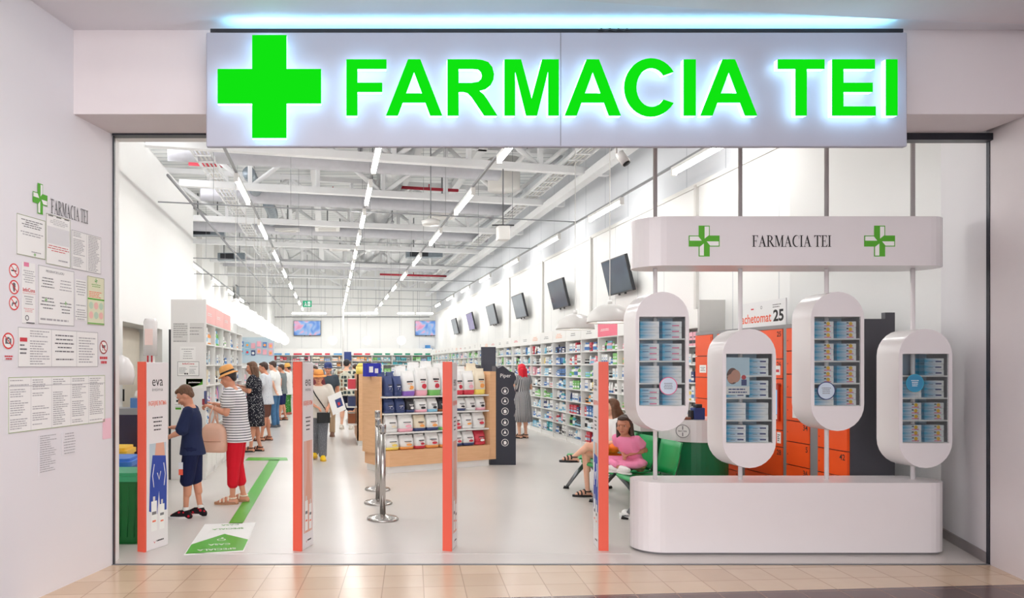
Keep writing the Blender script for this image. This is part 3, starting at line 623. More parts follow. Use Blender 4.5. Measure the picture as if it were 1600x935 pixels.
fJ = lambda m, W, H, z: m.lines(W*.05, 0, W*.95, H, 18, softg, 40, z, .9, .4)
notice(60, 89, 681, 744, fJ, 'wall_notice', 'lowest small print sheet left of its shorter neighbour', pm=mallwhite)
notice(96, 119, 677, 712, lambda m, W, H, z: m.lines(W*.05, 0, W*.95, H, 8, softg, 41, z, .9, .35, True), 'wall_notice', 'lowest short text sheet on the mall wall', pm=mallwhite)
notice(160, 173, 655, 687, lambda m, W, H, z: None, 'sticky_note', 'faded pink sticker near the edge of the mall wall', 'sticker', pm=mat('faded_pink', (240, 196, 208), .7, var=.06))
F, _, _ = wall_frame(62, 311); m = MB(); logo(m, 0, 0, .105, .003, .72); solo('wall_logo', m, 'green and white pharmacy cross on the mall wall', 'logo', M=F)
F, s0, _ = wall_frame(79, 333); _, s1, _ = wall_frame(137, 333); m = MB(); serif(m, 0, 0, .10, s1-s0, mat('letter_grey', (80, 78, 82), .5, var=0), .003); solo('wall_lettering', m, 'dark grey serif lettering beside the cross on the mall wall', 'lettering', M=F)

# ================================================================ DISPLAY STAND (right of the entrance)
st = thing('display_stand', 'white rounded display stand with poles, header board and four pods', 'display stand', (3.96, 6.4, 0))
lx = lambda px, Y: XP(px, Y)-3.96
pink_l = mat('lacquer_pinkish_white', (230, 225, 226), .25, var=.01)
bx0 = lx(987, 6.4); bx1 = lx(1462, 6.4)
m = MB(); m.prism([stadium(bx0, bx1, -.205, .205, 14)], .02, .609, pink_l); part('plinth', m, st, bev=.012)
m = MB(); m.prism([stadium(bx0+.02, bx1-.02, -.185, .185, 14)], 0, .02, inkg); part('plinth_foot', m, st)
m = MB(); m.prism([stadium(lx(988, 6.4), lx(1462, 6.4), -.205, .205, 14)], 2.44, 2.855, pink_l); hd = part('header_board', m, st, bev=.01)
m = MB(); m.M = frame((0, -.207, 0), (1, 0, 0), (0, 0, 1)); zc = EYE+(VY-377)*6.195/FPX
logo(m, lx(1100, 6.195), zc, .13, .001); part('cross_emblem', m, hd, 'green and white split cross at the left of the header')
m = MB(); m.M = frame((0, -.207, 0), (1, 0, 0), (0, 0, 1)); logo(m, lx(1374, 6.195), zc, .13, .001); part('cross_emblem', m, hd, 'green and white split cross at the right of the header')
m = MB(); m.M = frame((0, -.207, 0), (1, 0, 0), (0, 0, 1)); serif(m, lx(1175, 6.195), EYE+(VY-386)*6.195/FPX, 18*6.195/FPX, (1299-1175)*6.195/FPX, ink, .001); part('header_lettering', m, hd)
PX4 = (2.82, 3.56, 4.31, 5.06)
for x in PX4:
    m = MB(); m.tube([(x-3.96, 0, .6), (x-3.96, 0, 2.45)], .0175, pink_l, 12); m.tube([(x-3.96, 0, 2.84), (x-3.96, 0, 6.6)], .0175, mat('pole_grey', (176, 170, 170), .4, .3), 12); part('pole', m, st)
def capsule_outline(w_, h_, n=14, r=None):
    r = w_/2; return [(r*math.cos(a), h_/2-r+r*math.sin(a)) for a in [R(180*i/n) for i in range(n+1)]]+[(r*math.cos(a), -h_/2+r+r*math.sin(a)) for a in [R(180+180*i/n) for i in range(n+1)]]
PW, PH = .452, 1.185
pods = [(PX4[0], 565, 'first'), (PX4[1], 623, 'second'), (PX4[2], 565, 'third'), (PX4[3], 623, 'fourth')]
podloc = []
tealbox = mat('carton_teal', (60, 160, 190), .45, var=.12, scale=20); whitebox = mat('carton_white', (238, 238, 238), .45, var=.02)
pinkl = mat('carton_pink', (226, 110, 150), .5, var=0); yel = mat('carton_yellow', (240, 190, 50), .5, var=0); navy = mat('carton_navy', (40, 60, 120), .5, var=0)
def box_fade(nt, v, x, y, z, b):
    f = math_n(nt, 'MULTIPLY_ADD', x, 7.5, .62); f = math_n(nt, 'MULTIPLY_ADD', math_n(nt, 'SINE', math_n(nt, 'MULTIPLY', z, 190)), .12, f)
    cl = nt.nodes.new('ShaderNodeClamp'); nt.links.new(f, cl.inputs[0])
    return mixc(nt, cl.outputs[0], (40, 156, 200), (244, 244, 244))
fade = pattern('teal_to_white_carton', box_fade, .4)
def med_carton(kind):
    m = MB(); m.box(-.082, 0, 0, .082, .1, .047, fade); m.M = frame((0, -.0012, 0), (1, 0, 0), (0, 0, 1))
    if kind == 'pinkline': m.rect(.0, .006, .06, .016, 0, pinkl); m.rect(-.06, .026, -.01, .031, 0, navy)
    if kind == 'navyline': m.rect(.01, .014, .062, .026, 0, navy); m.rect(-.05, .014, -.01, .018, 0, inkg)
    if kind == 'yellow': m.disc(.035, .028, .016, 0, yel, 12); m.rect(.0, .006, .06, .014, 0, pinkl); m.rect(-.0, .03, .018, .04, 0, ink)
    return m.mesh('medicine_carton')
med = {k: med_carton(k) for k in ('plain', 'pinkline', 'navyline', 'yellow')}
lay = {0: [['plain', 'pinkline'], ['pinkline', 'pinkline'], ['plain', 'plain'], ['pinkline', 'plain']], 1: [[None, 'navyline'], ['navyline', 'navyline'], ['plain', 'plain'], ['navyline', 'navyline']],
       2: [['yellow', 'yellow'], ['yellow', 'yellow'], ['yellow', 'yellow'], ['plain', 'yellow']], 3: [[None, 'navyline'], ['plain', 'navyline'], ['yellow', 'yellow'], ['yellow', 'yellow']]}
lev = [('top', 3), ('second', 2), ('third', 1), ('bottom', 0)]
for pi, (x, yc, nm) in enumerate(pods):
    zc = EYE+(VY-yc)*6.26/FPX; cx = x-3.96; wh = .76; ww = .395
    out = capsule_outline(PW, PH); T = lambda l: [(p[0]+cx, p[1]+zc) for p in l]
    m = MB(); m.M = frame((0, -.14, 0), (1, 0, 0), (0, 0, 1))
    hole = [(-ww/2, -wh/2), (-ww/2, wh/2), (ww/2, wh/2), (ww/2, -wh/2)]
    sh = lambda l, d=.0: [(p[0]+cx, p[1]+zc+d) for p in l]
    m.prism([sh(out), sh(hole, .0)], -.012, 0, pink_l)                        # front face with window
    m.prism([sh(out)], -.26, -.25, pink_l)                                      # back
    n = len(out); m.add([(p[0]+cx, p[1]+zc, -.012) for p in out]+[(p[0]+cx, p[1]+zc, -.25) for p in out], [(n+i, n+(i+1) % n, (i+1) % n, i) for i in range(n)], lam_gloss, True)
    pod = part('pod', m, st, '%s white capsule shaped display pod from the left' % nm)
    gz = wh/4
    m = MB()
    for k in range(4): m.box(cx-ww/2, -.125, zc-wh/2+k*gz-.006, cx+ww/2, .1, zc-wh/2+k*gz+.006, lam)
    m.box(cx-ww/2-.004, -.12, zc-wh/2, cx-ww/2, .1, zc+wh/2, greymetal); m.box(cx+ww/2, -.12, zc-wh/2, cx+ww/2+.004, .1, zc+wh/2, greymetal)
    m.box(cx-ww/2, .098, zc-wh/2, cx+ww/2, .1, zc+wh/2, mat('pod_back_blue', (150, 178, 200), .5, var=.1)); part('pod_shelf', m, pod)
    m = MB(); m.box(cx-ww/2, -.129, zc-wh/2, cx+ww/2, -.126, zc+wh/2, glass); g2 = part('pane', m, pod)
    if pi != 1:
        sxy = {0: (.055, -.21), 2: (-.09, -.25), 3: (-.085, .13)}[pi]
        m = MB(); m.M = frame((cx+sxy[0], -.13, zc+sxy[1]), (1, 0, 0), (0, 0, 1)); m.disc(0, 0, .075, .0005, mat('sticker_pale', (200, 214, 228), .5, var=.05), 28) if pi != 3 else m.disc(0, 0, .075, .0005, mat('sticker_blue', (60, 140, 180), .5, var=.05), 28)
        m.ring(0, 0, .07, .077, .001, pinkl if pi == 0 else navy if pi == 2 else tealbox); m.lines(-.04, -.03, .04, .03, 4, inkg if pi != 3 else paper, pi, .001, 1, .4, True); part('round_sticker', m, pod)
    else:
        m = MB(); m.M = frame((cx-.09, -.128, zc+.19), (1, 0, 0), (0, 0, 1)); W2, H2 = .1, .16
        m.prism([[(-W2, -H2), (W2, -H2), (W2, H2), (-W2, H2)]], -.01, -.004, mat('poster_pale_blue', (196, 220, 232), .5, var=.04)); z = -.003
        skin_p = mat('poster_skin', (206, 150, 128), .6, var=.05); br = mat('poster_brown', (96, 60, 50), .6, var=.1)
        m.disc(-.045, .0, .05, z, br, 18, .07); m.disc(-.02, .0, .042, z+.0006, skin_p, 18, .055); m.disc(-.055, -.02, .035, z+.001, skin_p, 16, .04); m.rect(.03, -.08, .075, -.03, z, navy); m.disc(.05, -.01, .02, z+.0005, inkr, 12)
        m.rect(-W2, -H2, W2, -H2*.55, z, paper); m.lines(-.08, -.15, .08, -.1, 2, navy, 5, z+.001, 1, .4); part('poster_card', m, pod, 'small poster of an embracing couple')
    podloc.append((x, zc, wh, ww, gz, nm))
    for (ln, k), kinds in zip(lev, lay[pi]):
        for col, kd in enumerate(kinds):
            if kd is None: continue
            cnt = 3
            if pi == 3 and ln == 'top': cnt = 3
            hgt = .049
            for q in range(cnt):
                o = link('medicine_carton', med[kd]); o.location = (x+(-.096 if col == 0 else .096), 6.4-.11+(.002 if q % 2 else 0), zc-wh/2+k*gz+.0065+q*hgt)
                tag(o, 'teal and white medicine carton in the %s stack, %s shelf of the %s pod' % (['left', 'right'][col], ln, nm), 'medicine box', 'cartons on the %s shelf of the %s pod' % (ln, nm))
# ================================================================ ENTRANCE GATES
orange_g = mat('gate_orange', (226, 90, 68), .45, var=.02)
gatewhite = mat('gate_white', (232, 228, 228), .4, var=.02)
def gate(loc, rz, L, label, side, art):
    t = thing('security_gate', label, 'security gate', loc, rz, 'security gates across the entrance')
    m = MB(); m.box(-.038, .022, .0, .038, L, 1.625, gatewhite); part('body', m, t, bev=.006)
    m = MB(); m.box(-.04, 0, 0, .04, .022, 1.63, orange_g); part('front_edge', m, t, 'salmon orange front edge')
    m = MB(); W = L-.03
    if side > 0: m.M = frame((.039, .026, 0), (0, 1, 0), (0, 0, 1))
    else: m.M = frame((-.039, L-.006, 0), (0, -1, 0), (0, 0, 1))
    z = .0006
    m.prism([[(0, .02), (W, .02), (W, 1.61), (0, 1.61)]], 0, z, gatewhite); z += .001
    skin_a = mat('poster_tan_skin', (222, 168, 146), .6, var=.05); jeans = mat('poster_blue_jeans', (44, 70, 160), .6, var=.15, scale=12)
    m.text('eva', W*.5, 1.42, .085, ink, z, .0, W*.5, 'c'); m.text('intima', W*.5, 1.375, .03, inkg, z, 0, W*.5, 'c')
    m.text('INGRIJIRE INTIMA', W*.5, 1.25, .04, inko, z, .01, W*.84, 'c')
    m.lines(W*.2, 1.02, W*.8, 1.16, 4, ink, 3, z, 1, .3, True)
    if art == 'jeans':
        m.poly([(W*.12, .92), (W*.9, .92), (W*.9, .56), (W*.12, .52)], z, mat('poster_sky', (190, 206, 214), .6, var=.04))
        m.poly([(W*.42, .92), (W*.8, .92), (W*.86, .78), (W*.36, .80)], z+.0005, skin_a)
        m.poly([(W*.26, .82), (W*.88, .80), (W*.94, .62), (W*.92, .32), (W*.62, .32), (W*.56, .50), (W*.48, .3), (W*.1, .34), (W*.14, .6)], z+.001, jeans)
        for s_ in (-1, 1): m.tube([(W*(.56+s_*.22), .74, z+.001), (W*(.56+s_*.3), .64, z+.001), (W*(.56+s_*.24), .54, z+.001)], .004, paper, 5)
        m.tube([(W*.48, .66, z+.001), (W*.56, .60, z+.001), (W*.64, .67, z+.001)], .004, paper, 5)
    else:
        m.poly([(W*.1, .94), (W*.9, .94), (W*.9, .14), (W*.1, .14)], z, mat('poster_rose', (226, 186, 172), .6, var=.05))
        m.poly([(W*.35, .94), (W*.7, .94), (W*.62, .70), (W*.78, .5), (W*.7, .14), (W*.3, .14), (W*.25, .5), (W*.42, .72)], z+.0005, skin_a)
    for a, b, hh in ((.2, .46, .26), (.58, .82, .22)):
        m.poly([(W*a, .16), (W*b, .16), (W*b, .16+hh), (W*a, .16+hh)], z+.0015, paper); m.rect(W*(a+.03), .16+hh*.55, W*(b-.03), .16+hh*.65, z+.002, inkg); m.rect(W*(a+.05), .16+hh*.3, W*(b-.05), .16+hh*.36, z+.002, inko)
        m.rect(W*(a+.08), .16+hh, W*(b-.08), .16+hh+.04, z+.0015, lamgrey)
    m.prism([[(W*.3, .075), (W*.36, .06), (W*.42, .075), (W*.36, .05)]], z, z, inkr); m.lines(W*.45, .055, W*.8, .08, 1, ink, 2, z, 1, .5)
    part('poster', m, t, 'printed poster panel')
    return t
gate((-1.625, 6.3, 0), R(-27), .31, 'leftmost security gate with an orange edge beside the green bin', 1, 'jeans')
gate((-.29, 6.33, 0), R(-21), .27, 'second security gate from the left, in front of the queue', 1, 'skin')
gate((1.0, 6.33, 0), R(-21), .24, 'third security gate, standing before the pet food shelves', 1, 'skin')
gate((2.35, 6.34, 0), R(-9), .26, 'rightmost security gate beside the two seated girls', -1, 'jeans')
# rope posts
def post(px, pyb, hgt, label):
    Y = YF(pyb); t = thing('queue_post', label, 'queue post', (XP(px, Y), Y, 0), 0, 'steel queue posts')
    r = 50/2*Y/FPX*.0+.165
    m = MB(); m.lathe([(.001, 0), (r, 0), (r, .012), (r*.9, .028), (.06, .045), (.04, .055), (.001, .06)], steel, n=32); part('base', m, t)
    m = MB(); m.lathe([(.001, .04), (.031, .04), (.031, hgt-.09), (.001, hgt-.09)], steel, n=18); part('post', m, t)
    m = MB(); m.lathe([(.001, hgt-.09), (.036, hgt-.09), (.036, hgt-.01), (.03, hgt), (.001, hgt)], steel, n=18); m.box(-.012, -.042, hgt-.08, .012, .042, hgt-.02, greymetal); part('head', m, t)
post(598, 812, .99, 'nearest steel queue post in front of the pet food shelves')
post(591, 787, .99, 'middle one of the three steel queue posts')
post(590, 766, 1.02, 'farthest of the three steel queue posts, nearest the shelves')

# ================================================================ LOCKERS
lk_or = mat('locker_orange', (240, 84, 24), .4, var=.03); lkg = mat('locker_grey', (78, 78, 84), .45, .2); lkl = mat('locker_light_grey', (140, 138, 140), .45, .2)
LX = 4.85
def locker(name, y_far, y_near, cols, label, right_side=True):
    """cols: list of (width, [ (label, height) from the top ])"""
    t = thing(name, label, 'locker', (LX, y_far, 0), -PI/2)      # local +x runs toward the entrance, +y into the wall
    W = y_far-y_near; H = 2.035
    m = MB(); m.box(0, .02, .0, W, .44, H, lkg); m.box(-.0, .0, 0, W, .02, .06, lkg); m.box(0, 0, H-.04, W, .02, H, lkl); m.box(W-.05, .35, H, W-.0, .44, H+.06, lkg); part('casing', m, t)
    x = 0
    for wd, cells in cols:
        if cells is None:
            m = MB(); m.box(x, .0, .06, x+wd, .02, H-.04, lkl); part('divider', m, t); x += wd; continue
        tot = sum(c[1] for c in cells); z = H-.04
        for lab, hh in cells:
            h2 = hh/tot*(H-.1); m = MB(); m.box(x+.006, -.006, z-h2+.005, x+wd-.006, .02, z-.005, lk_or)
            m.M = frame((x, -.007, z-h2), (1, 0, 0), (0, 0, 1))
            if lab: m.text(lab, wd-.03 if wd > .25 else .02, h2-.085, .055, ink, .0005, .012, None, 'r' if wd > .25 else 'l')
            m.disc(.03, h2*.45, .006, .0005, dark, 8)
            d = part('locker_door', m, t, bev=0)
            if lab == '2': a = MB(); a.M = frame((x+.12, -.0075, z-h2+.06), (1, 0, 0), (0, 0, 1)); a.rect(0, 0, .17, .1, .001, paper); a.lines(.02, .02, .15, .08, 3, inkg, 1, .0015, 1, .4, True); part('door_sticker', a, d)
            if lab == '25': a = MB(); a.M = frame((x+.2, -.0075, z-h2+.02), (1, 0, 0), (0, 0, 1)); a.rect(0, 0, .09, .2, .001, paper); a.poly([(.01, .11), (.08, .11), (.045, .18)], .0016, yel); a.rect(.01, .02, .08, .08, .0016, mat('sticker_lime', (190, 210, 90), .6, var=0)); part('door_sticker', a, d, 'small yellow warning sticker')
            if lab == '26': a = MB(); a.M = frame((x+wd-.14, -.0075, z-h2+.04), (1, 0, 0), (0, 0, 1)); a.rect(0, 0, .1, .1, .001, paper); a.rect(.02, .03, .08, .06, .0015, inkr); part('door_sticker', a, d)
            if lab == '27': a = MB(); a.M = frame((x+wd-.1, -.0075, z-h2+.04), (1, 0, 0), (0, 0, 1)); a.rect(0, 0, .07, .12, .001, paper); a.lines(.01, .02, .06, .1, 4, ink, 1, .0015, 1, .5); part('door_sticker', a, d)
            if lab == 'screen':
                a = MB(); a.box(x+wd-.26, -.03, z-h2+.1, x+wd-.04, -.006, z-.06, mat('locker_dark_orange', (190, 50, 10), .5)); a.M = frame((x+wd-.24, -.0305, z-h2+.12), (1, 0, 0), (0, 0, 1)); a.rect(0, .05, .18, h2-.24, .001, glow('locker_screen_glow', (150, 205, 240), .9)); a.rect(0, 0, .18, .045, .001, paper); part('touch_screen', a, d, 'pale blue touch screen')
            z -= h2
        x += wd
    return t
mm = XP(1089, 1)  # noqa
yf = lambda px: LX*FPX/(px-VX)
c1 = yf(1087)-yf(1114); c2 = yf(1114)-yf(1121); c3 = yf(1121)-yf(1158); c4 = yf(1158)-yf(1164); c5 = yf(1164)-yf(1224); c6 = yf(1224)-yf(1229)
t = locker('parcel_locker', yf(1087), yf(1229), [(c1, [('1', 1), ('2', 1), ('3', 1), ('4', 1), ('6', 1), ('7', 1), ('8', 1)]), (c2, None), (c3, [('9', 1), ('10', 1), ('11', 1), ('12', 1), ('13', 1), ('14', 1), ('15', 1)]), (c4, None),
    (c5, [('25', 1), ('26', .65), ('screen', 1.7), ('27', .55), ('28', 1), ('29', 1)]), (c6, None)], 'orange numbered parcel locker bank with a small touch screen')
a1 = yf(1229)-yf(1266); a2 = yf(1266)-yf(1278); a3 = yf(1278)-yf(1325)
locker('parcel_locker', yf(1229), yf(1325), [(a1, [('30', 1), ('31', 1), ('32', 1), ('33', 1), ('34', .9), ('5', 1), ('36', 1), ('37', 1)]), (a2, None), (a3, [('38', 1), ('39', 1), ('40', 1), ('41', 1), ('', 1), ('42', 1), ('43', 1), ('44', 1)])], 'orange parcel locker bank with a dark grey side, behind the third pod')
m = MB(); m.rect(0, 0, .3, .14, .003, paper); m.rect(0, 0, .3, .14, 0, paper); m.text('Xerox', .03, .045, .05, ink, .004, .0, .2); solo('paper_note', m, 'white note stuck on the orange locker behind the third pod', 'note', M=frame((LX-.01, yf(1240), 1.05), (0, -1, 0), (0, 0, 1)))
# parcel sign on top of the locker
W = yf(1150)-yf(1225)
m = MB(); m.prism([[(0, 0), (W, 0), (W, .285), (0, .285)]], -.012, 0, mat('sign_board_white', (232, 232, 232), .4, var=.01))
t = thing('locker_sign', 'white sign with orange lettering and the number 25 on top of the lockers', 'sign', M=frame((LX+.02, yf(1150), 2.037), (0, -1, 0), (0, 0, 1)))
part('board', m, t); orl = mat('sign_orange', (232, 96, 60), .5, var=0)
m = MB(); m.text('Pachetomat', .02, .05, .105, orl, .001, .015, W*.70); part('sign_word', m, t); m = MB(); m.text('25', W*.76, .05, .12, ink, .001, .03, W*.2); m.rect(W*.3, .2, W*.36, .215, .001, inkr); m.ring(W*.52, .215, .012, .018, .001, inkg, 12); m.lines(W*.75, .19, W*.95, .24, 2, inkg, 3, .001, 1, .4); part('sign_number', m, t)

# ================================================================ SHELVING AND STOCK
def bay(W, D, H, n, header, loc, rz, label, group=None, hcol=None, plinth=.1, name='shelving_unit', hz=.24, first=None):
    t = thing(name, label, 'shelving', loc, rz, group)
    m = MB(); th = .012
    m.box(0, 0, 0, th, D, H, lam); m.box(W-th, 0, 0, W, D, H, lam); m.box(th, D-.01, plinth, W-th, D, H, lam); m.box(th, .02, 0, W-th, .04, plinth, lam); m.box(th, 0, H-.015, W-th, D, H, lam); part('cabinet', m, t)
    gap = (H-plinth)/n
    for k in range(n): m = MB(); m.box(th, .004, plinth+k*gap-.018, W-th, D-.01, plinth+k*gap, lam); part('shelf', m, t)
    if header:
        m = MB(); m.box(.004, -.004, H+.0, W-.004, .03, H+hz, hcol or lam)
        m.M = frame((0, -.005, H), (1, 0, 0), (0, 0, 1))
        if header == 'plain': m.lines(W*.3, hz*.3, W*.7, hz*.6, 2, inkg, int(W*100)+int(loc[1]*7), .0005, 1, .35, True)
        if header == 'peach': m.lines(W*.25, hz*.25, W*.75, hz*.7, 3, mat('ink_peach', (246, 190, 160), .7, var=0), 4, .0005, 1, .5, True)
        if header == 'rose': m.lines(W*.25, hz*.35, W*.75, hz*.6, 2, mat('ink_rose', (226, 120, 130), .7, var=0), 4, .0005, 1, .5, True)
        if header == 'pink': m.lines(W*.15, hz*.4, W*.6, hz*.6, 2, paper, 5, .0005, 1, .4, True)
        if header == 'icon': m.ring(W*.5, hz*.5, .03, .04, .0005, ink, 12); m.ring(W*.5, hz*.65, .015, .022, .0005, ink, 10)
        part('header_panel', m, t)
    return t, gap
PAL = {'white': (240, 240, 238), 'blue': (84, 130, 190), 'teal': (70, 168, 180), 'green': (120, 190, 100), 'red': (206, 60, 76), 'navy': (56, 70, 116), 'orange': (244, 166, 90), 'yellow': (246, 220, 110), 'pink': (240, 176, 190), 'black': (42, 42, 48), 'purple': (140, 100, 190), 'amber': (150, 84, 40), 'cream': (236, 224, 200), 'light blue': (140, 200, 226)}
def pm(c): return mat('pack_'+c.replace(' ', '_'), PAL[c], .4, var=.04)
ITEM = {}
def item_mesh(kind, col, lab='white'):
    k = (kind, col, lab)
    if k in ITEM: return ITEM[k]
    m = MB(); a = pm(col); b = pm(lab if lab != col else ('white' if col != 'white' else 'blue'))
    if kind == 'carton':
        m.box(-.5, 0, 0, .5, 1, 1, a); m.M = frame((0, -.004, 0), (1, 0, 0), (0, 0, 1)); m.rect(-.5, .18, .5, .42, 0, b); m.rect(-.3, .6, .3, .68, 0, b)
    elif kind == 'bottle':
        m.lathe([(.001, 0), (.46, 0), (.5, .04), (.5, .62), (.42, .72), (.2, .8), (.2, .84)], a, n=12, closed=False); m.lathe([(.24, .82), (.24, .98), (.2, 1), (.001, 1)], b, n=10, closed=False); m.lathe([(.505, .16), (.505, .52)], b, n=12, closed=False)
    elif kind == 'jar':
        m.lathe([(.001, 0), (.48, 0), (.5, .05), (.5, .68), (.44, .74)], a, n=12, closed=False); m.lathe([(.47, .72), (.47, .98), (.43, 1), (.001, 1)], b, n=12, closed=False); m.lathe([(.505, .15), (.505, .55)], b, n=12, closed=False)
    elif kind == 'tube':
        m.lathe([(.001, 0), (.32, 0), (.32, .2)], b, n=10, closed=False); m.loft([[(.40*math.cos(2*PI*i/10)*1, .40*math.sin(2*PI*i/10), .2) for i in range(10)], [(.45*math.cos(2*PI*i/10), .25*math.sin(2*PI*i/10), .7) for i in range(10)], [(.5*math.cos(2*PI*i/10), .02*math.sin(2*PI*i/10), 1) for i in range(10)]], a)
    elif kind == 'pouch':
        m.loft([[(.46*math.cos(2*PI*i/10), .5*math.sin(2*PI*i/10), .0) for i in range(10)], [(.5*math.cos(2*PI*i/10), .48*math.sin(2*PI*i/10), .45) for i in range(10)], [(.48*math.cos(2*PI*i/10), .2*math.sin(2*PI*i/10), .85) for i in range(10)], [(.48*math.cos(2*PI*i/10), .03*math.sin(2*PI*i/10), 1) for i in range(10)]], a)
        m.M = frame((0, -.51, 0), (1, 0, 0), (0, 0, 1)); m.disc(0, .35, .28, 0, b, 12, .18)
    ITEM[k] = m.mesh(kind); return ITEM[k]
NAMEOF = {'carton': ('product_carton', 'carton'), 'bottle': ('product_bottle', 'bottle'), 'jar': ('product_jar', 'jar'), 'tube': ('product_tube', 'tube'), 'pouch': ('product_pouch', 'pouch')}
counts = {}
NICK = {'shelving bay under the end panel behind the lockers': 'bay behind the lockers', 'shelving bay with the larger pink header, behind the first pod': 'pink header bay behind the pod', 'shelving bay half hidden behind the left rim of the first pod': 'bay at the first pod rim', 'shelving bay with a pink header, behind the girl in the white top': 'bay behind the white-topped girl', 'shelving bay with red tins on the bottom shelf, by the rightmost gate': 'bay by the rightmost gate', 'shelving bay with stacked blue boxes low down, left of the rightmost gate': 'bay left of the rightmost gate', 'shelving bay with bright blue bottles near its top': 'bay with blue bottles near its top', 'shelving bay with a light blue top shelf': 'bay with a light blue top', 'shelving bay just right of the red-haired woman': 'bay right of the red-haired woman', 'shelving bay directly behind the red-haired woman': 'bay behind the red-haired woman', 'shelving bay left of the red-haired woman': 'bay left of the red-haired woman', 'shelving bay right beside the grey notice panel': 'bay beside the grey panel', 'second shelving bay behind the grey notice panel': 'second bay behind the grey panel', 'third shelving bay behind the grey notice panel': 'third bay behind the grey panel'}
ordn = ['lowest', 'second lowest', 'third lowest', 'fourth', 'fifth', 'sixth', 'seventh', 'top', 'top']
def shelf_plan(rg, W, gap, pal):
    """list of (kind, col, lab, x, w, d, h)"""
    x = .03; out = []
    while x < W-.09:
        kind = rg.choices(['carton', 'bottle', 'jar', 'tube'], [5, 3, 1.4, 1.6])[0]; col = rg.choice(list(pal)+['white']); lab = rg.choice(['white', 'white', rg.choice(pal), rg.choice(pal), 'black', 'light blue'])
        w_ = rg.uniform(.06, .12) if kind == 'carton' else rg.uniform(.05, .075); n = rg.choice([1, 2, 2, 3]); hh = gap*rg.uniform(.52, .84)
        if kind == 'jar': hh = gap*.4; w_ = .085
        for q in range(n):
            if x+w_ > W-.02: break
            out.append((kind, col, lab, x+w_/2, w_*.94, w_ if kind != 'carton' else rg.uniform(.05, .1), hh)); x += w_+.006
        x += rg.uniform(0, .04)
    return out
def stock(bayobj, W, D, H, n, gap, rg, pals, desc, plinth=.1, single=True, nlev=None, stuffname=None):
    M0 = Matrix.Translation(bayobj.location) @ Matrix.Rotation(bayobj.rotation_euler.z, 4, 'Z')
    acc = MB(); full = desc; desc = NICK.get(desc, desc)
    for k in range(n):
        pal = pals[k % len(pals)]
        for kind, col, lab, x, w_, d_, hh in shelf_plan(rg, W, gap, pal):
            me = item_mesh(kind, col, lab); y = .05+rg.uniform(0, .02)+(d_/2 if kind != 'carton' else 0)
            L = M0 @ Matrix.Translation((x, y, plinth+k*gap)) @ Matrix.Diagonal((w_, d_, hh, 1))
            if single and counts.get(kind, 0) < 235:
                counts[kind] = counts.get(kind, 0)+1
                o = link(NAMEOF[kind][0], me); o.matrix_world = L
                tag(o, '%s %s with %s print, %s shelf, %s' % (col, NAMEOF[kind][1], lab if lab != col else 'contrasting', ordn[k], desc), NAMEOF[kind][1], '%s %ss on the %s shelf of the %s' % (col, NAMEOF[kind][1], ordn[k], desc))
            else:
                acc.M = L
                for p in me.polygons: pass
                base = len(acc.v); acc.v += [tuple(L @ v.co) for v in me.vertices]
                idx = [acc.mi(q) for q in me.materials]
                for p in me.polygons: acc.f.append(tuple(base+i for i in p.vertices)); acc.m.append(idx[p.material_index]); acc.sm.append(p.use_smooth)
    if acc.f:
        o = link(stuffname or 'packed_products', acc.mesh('packed_products')); tag(o, 'dense rows of small products filling the '+desc, 'products', None, 'stuff')
rg = random.Random(21)
P0 = [['white', 'white', 'green'], ['green', 'white'], ['white', 'cream'], ['white', 'pink'], ['white', 'black'], ['red', 'white', 'navy'], ['white', 'green'], ['white', 'teal', 'white']]
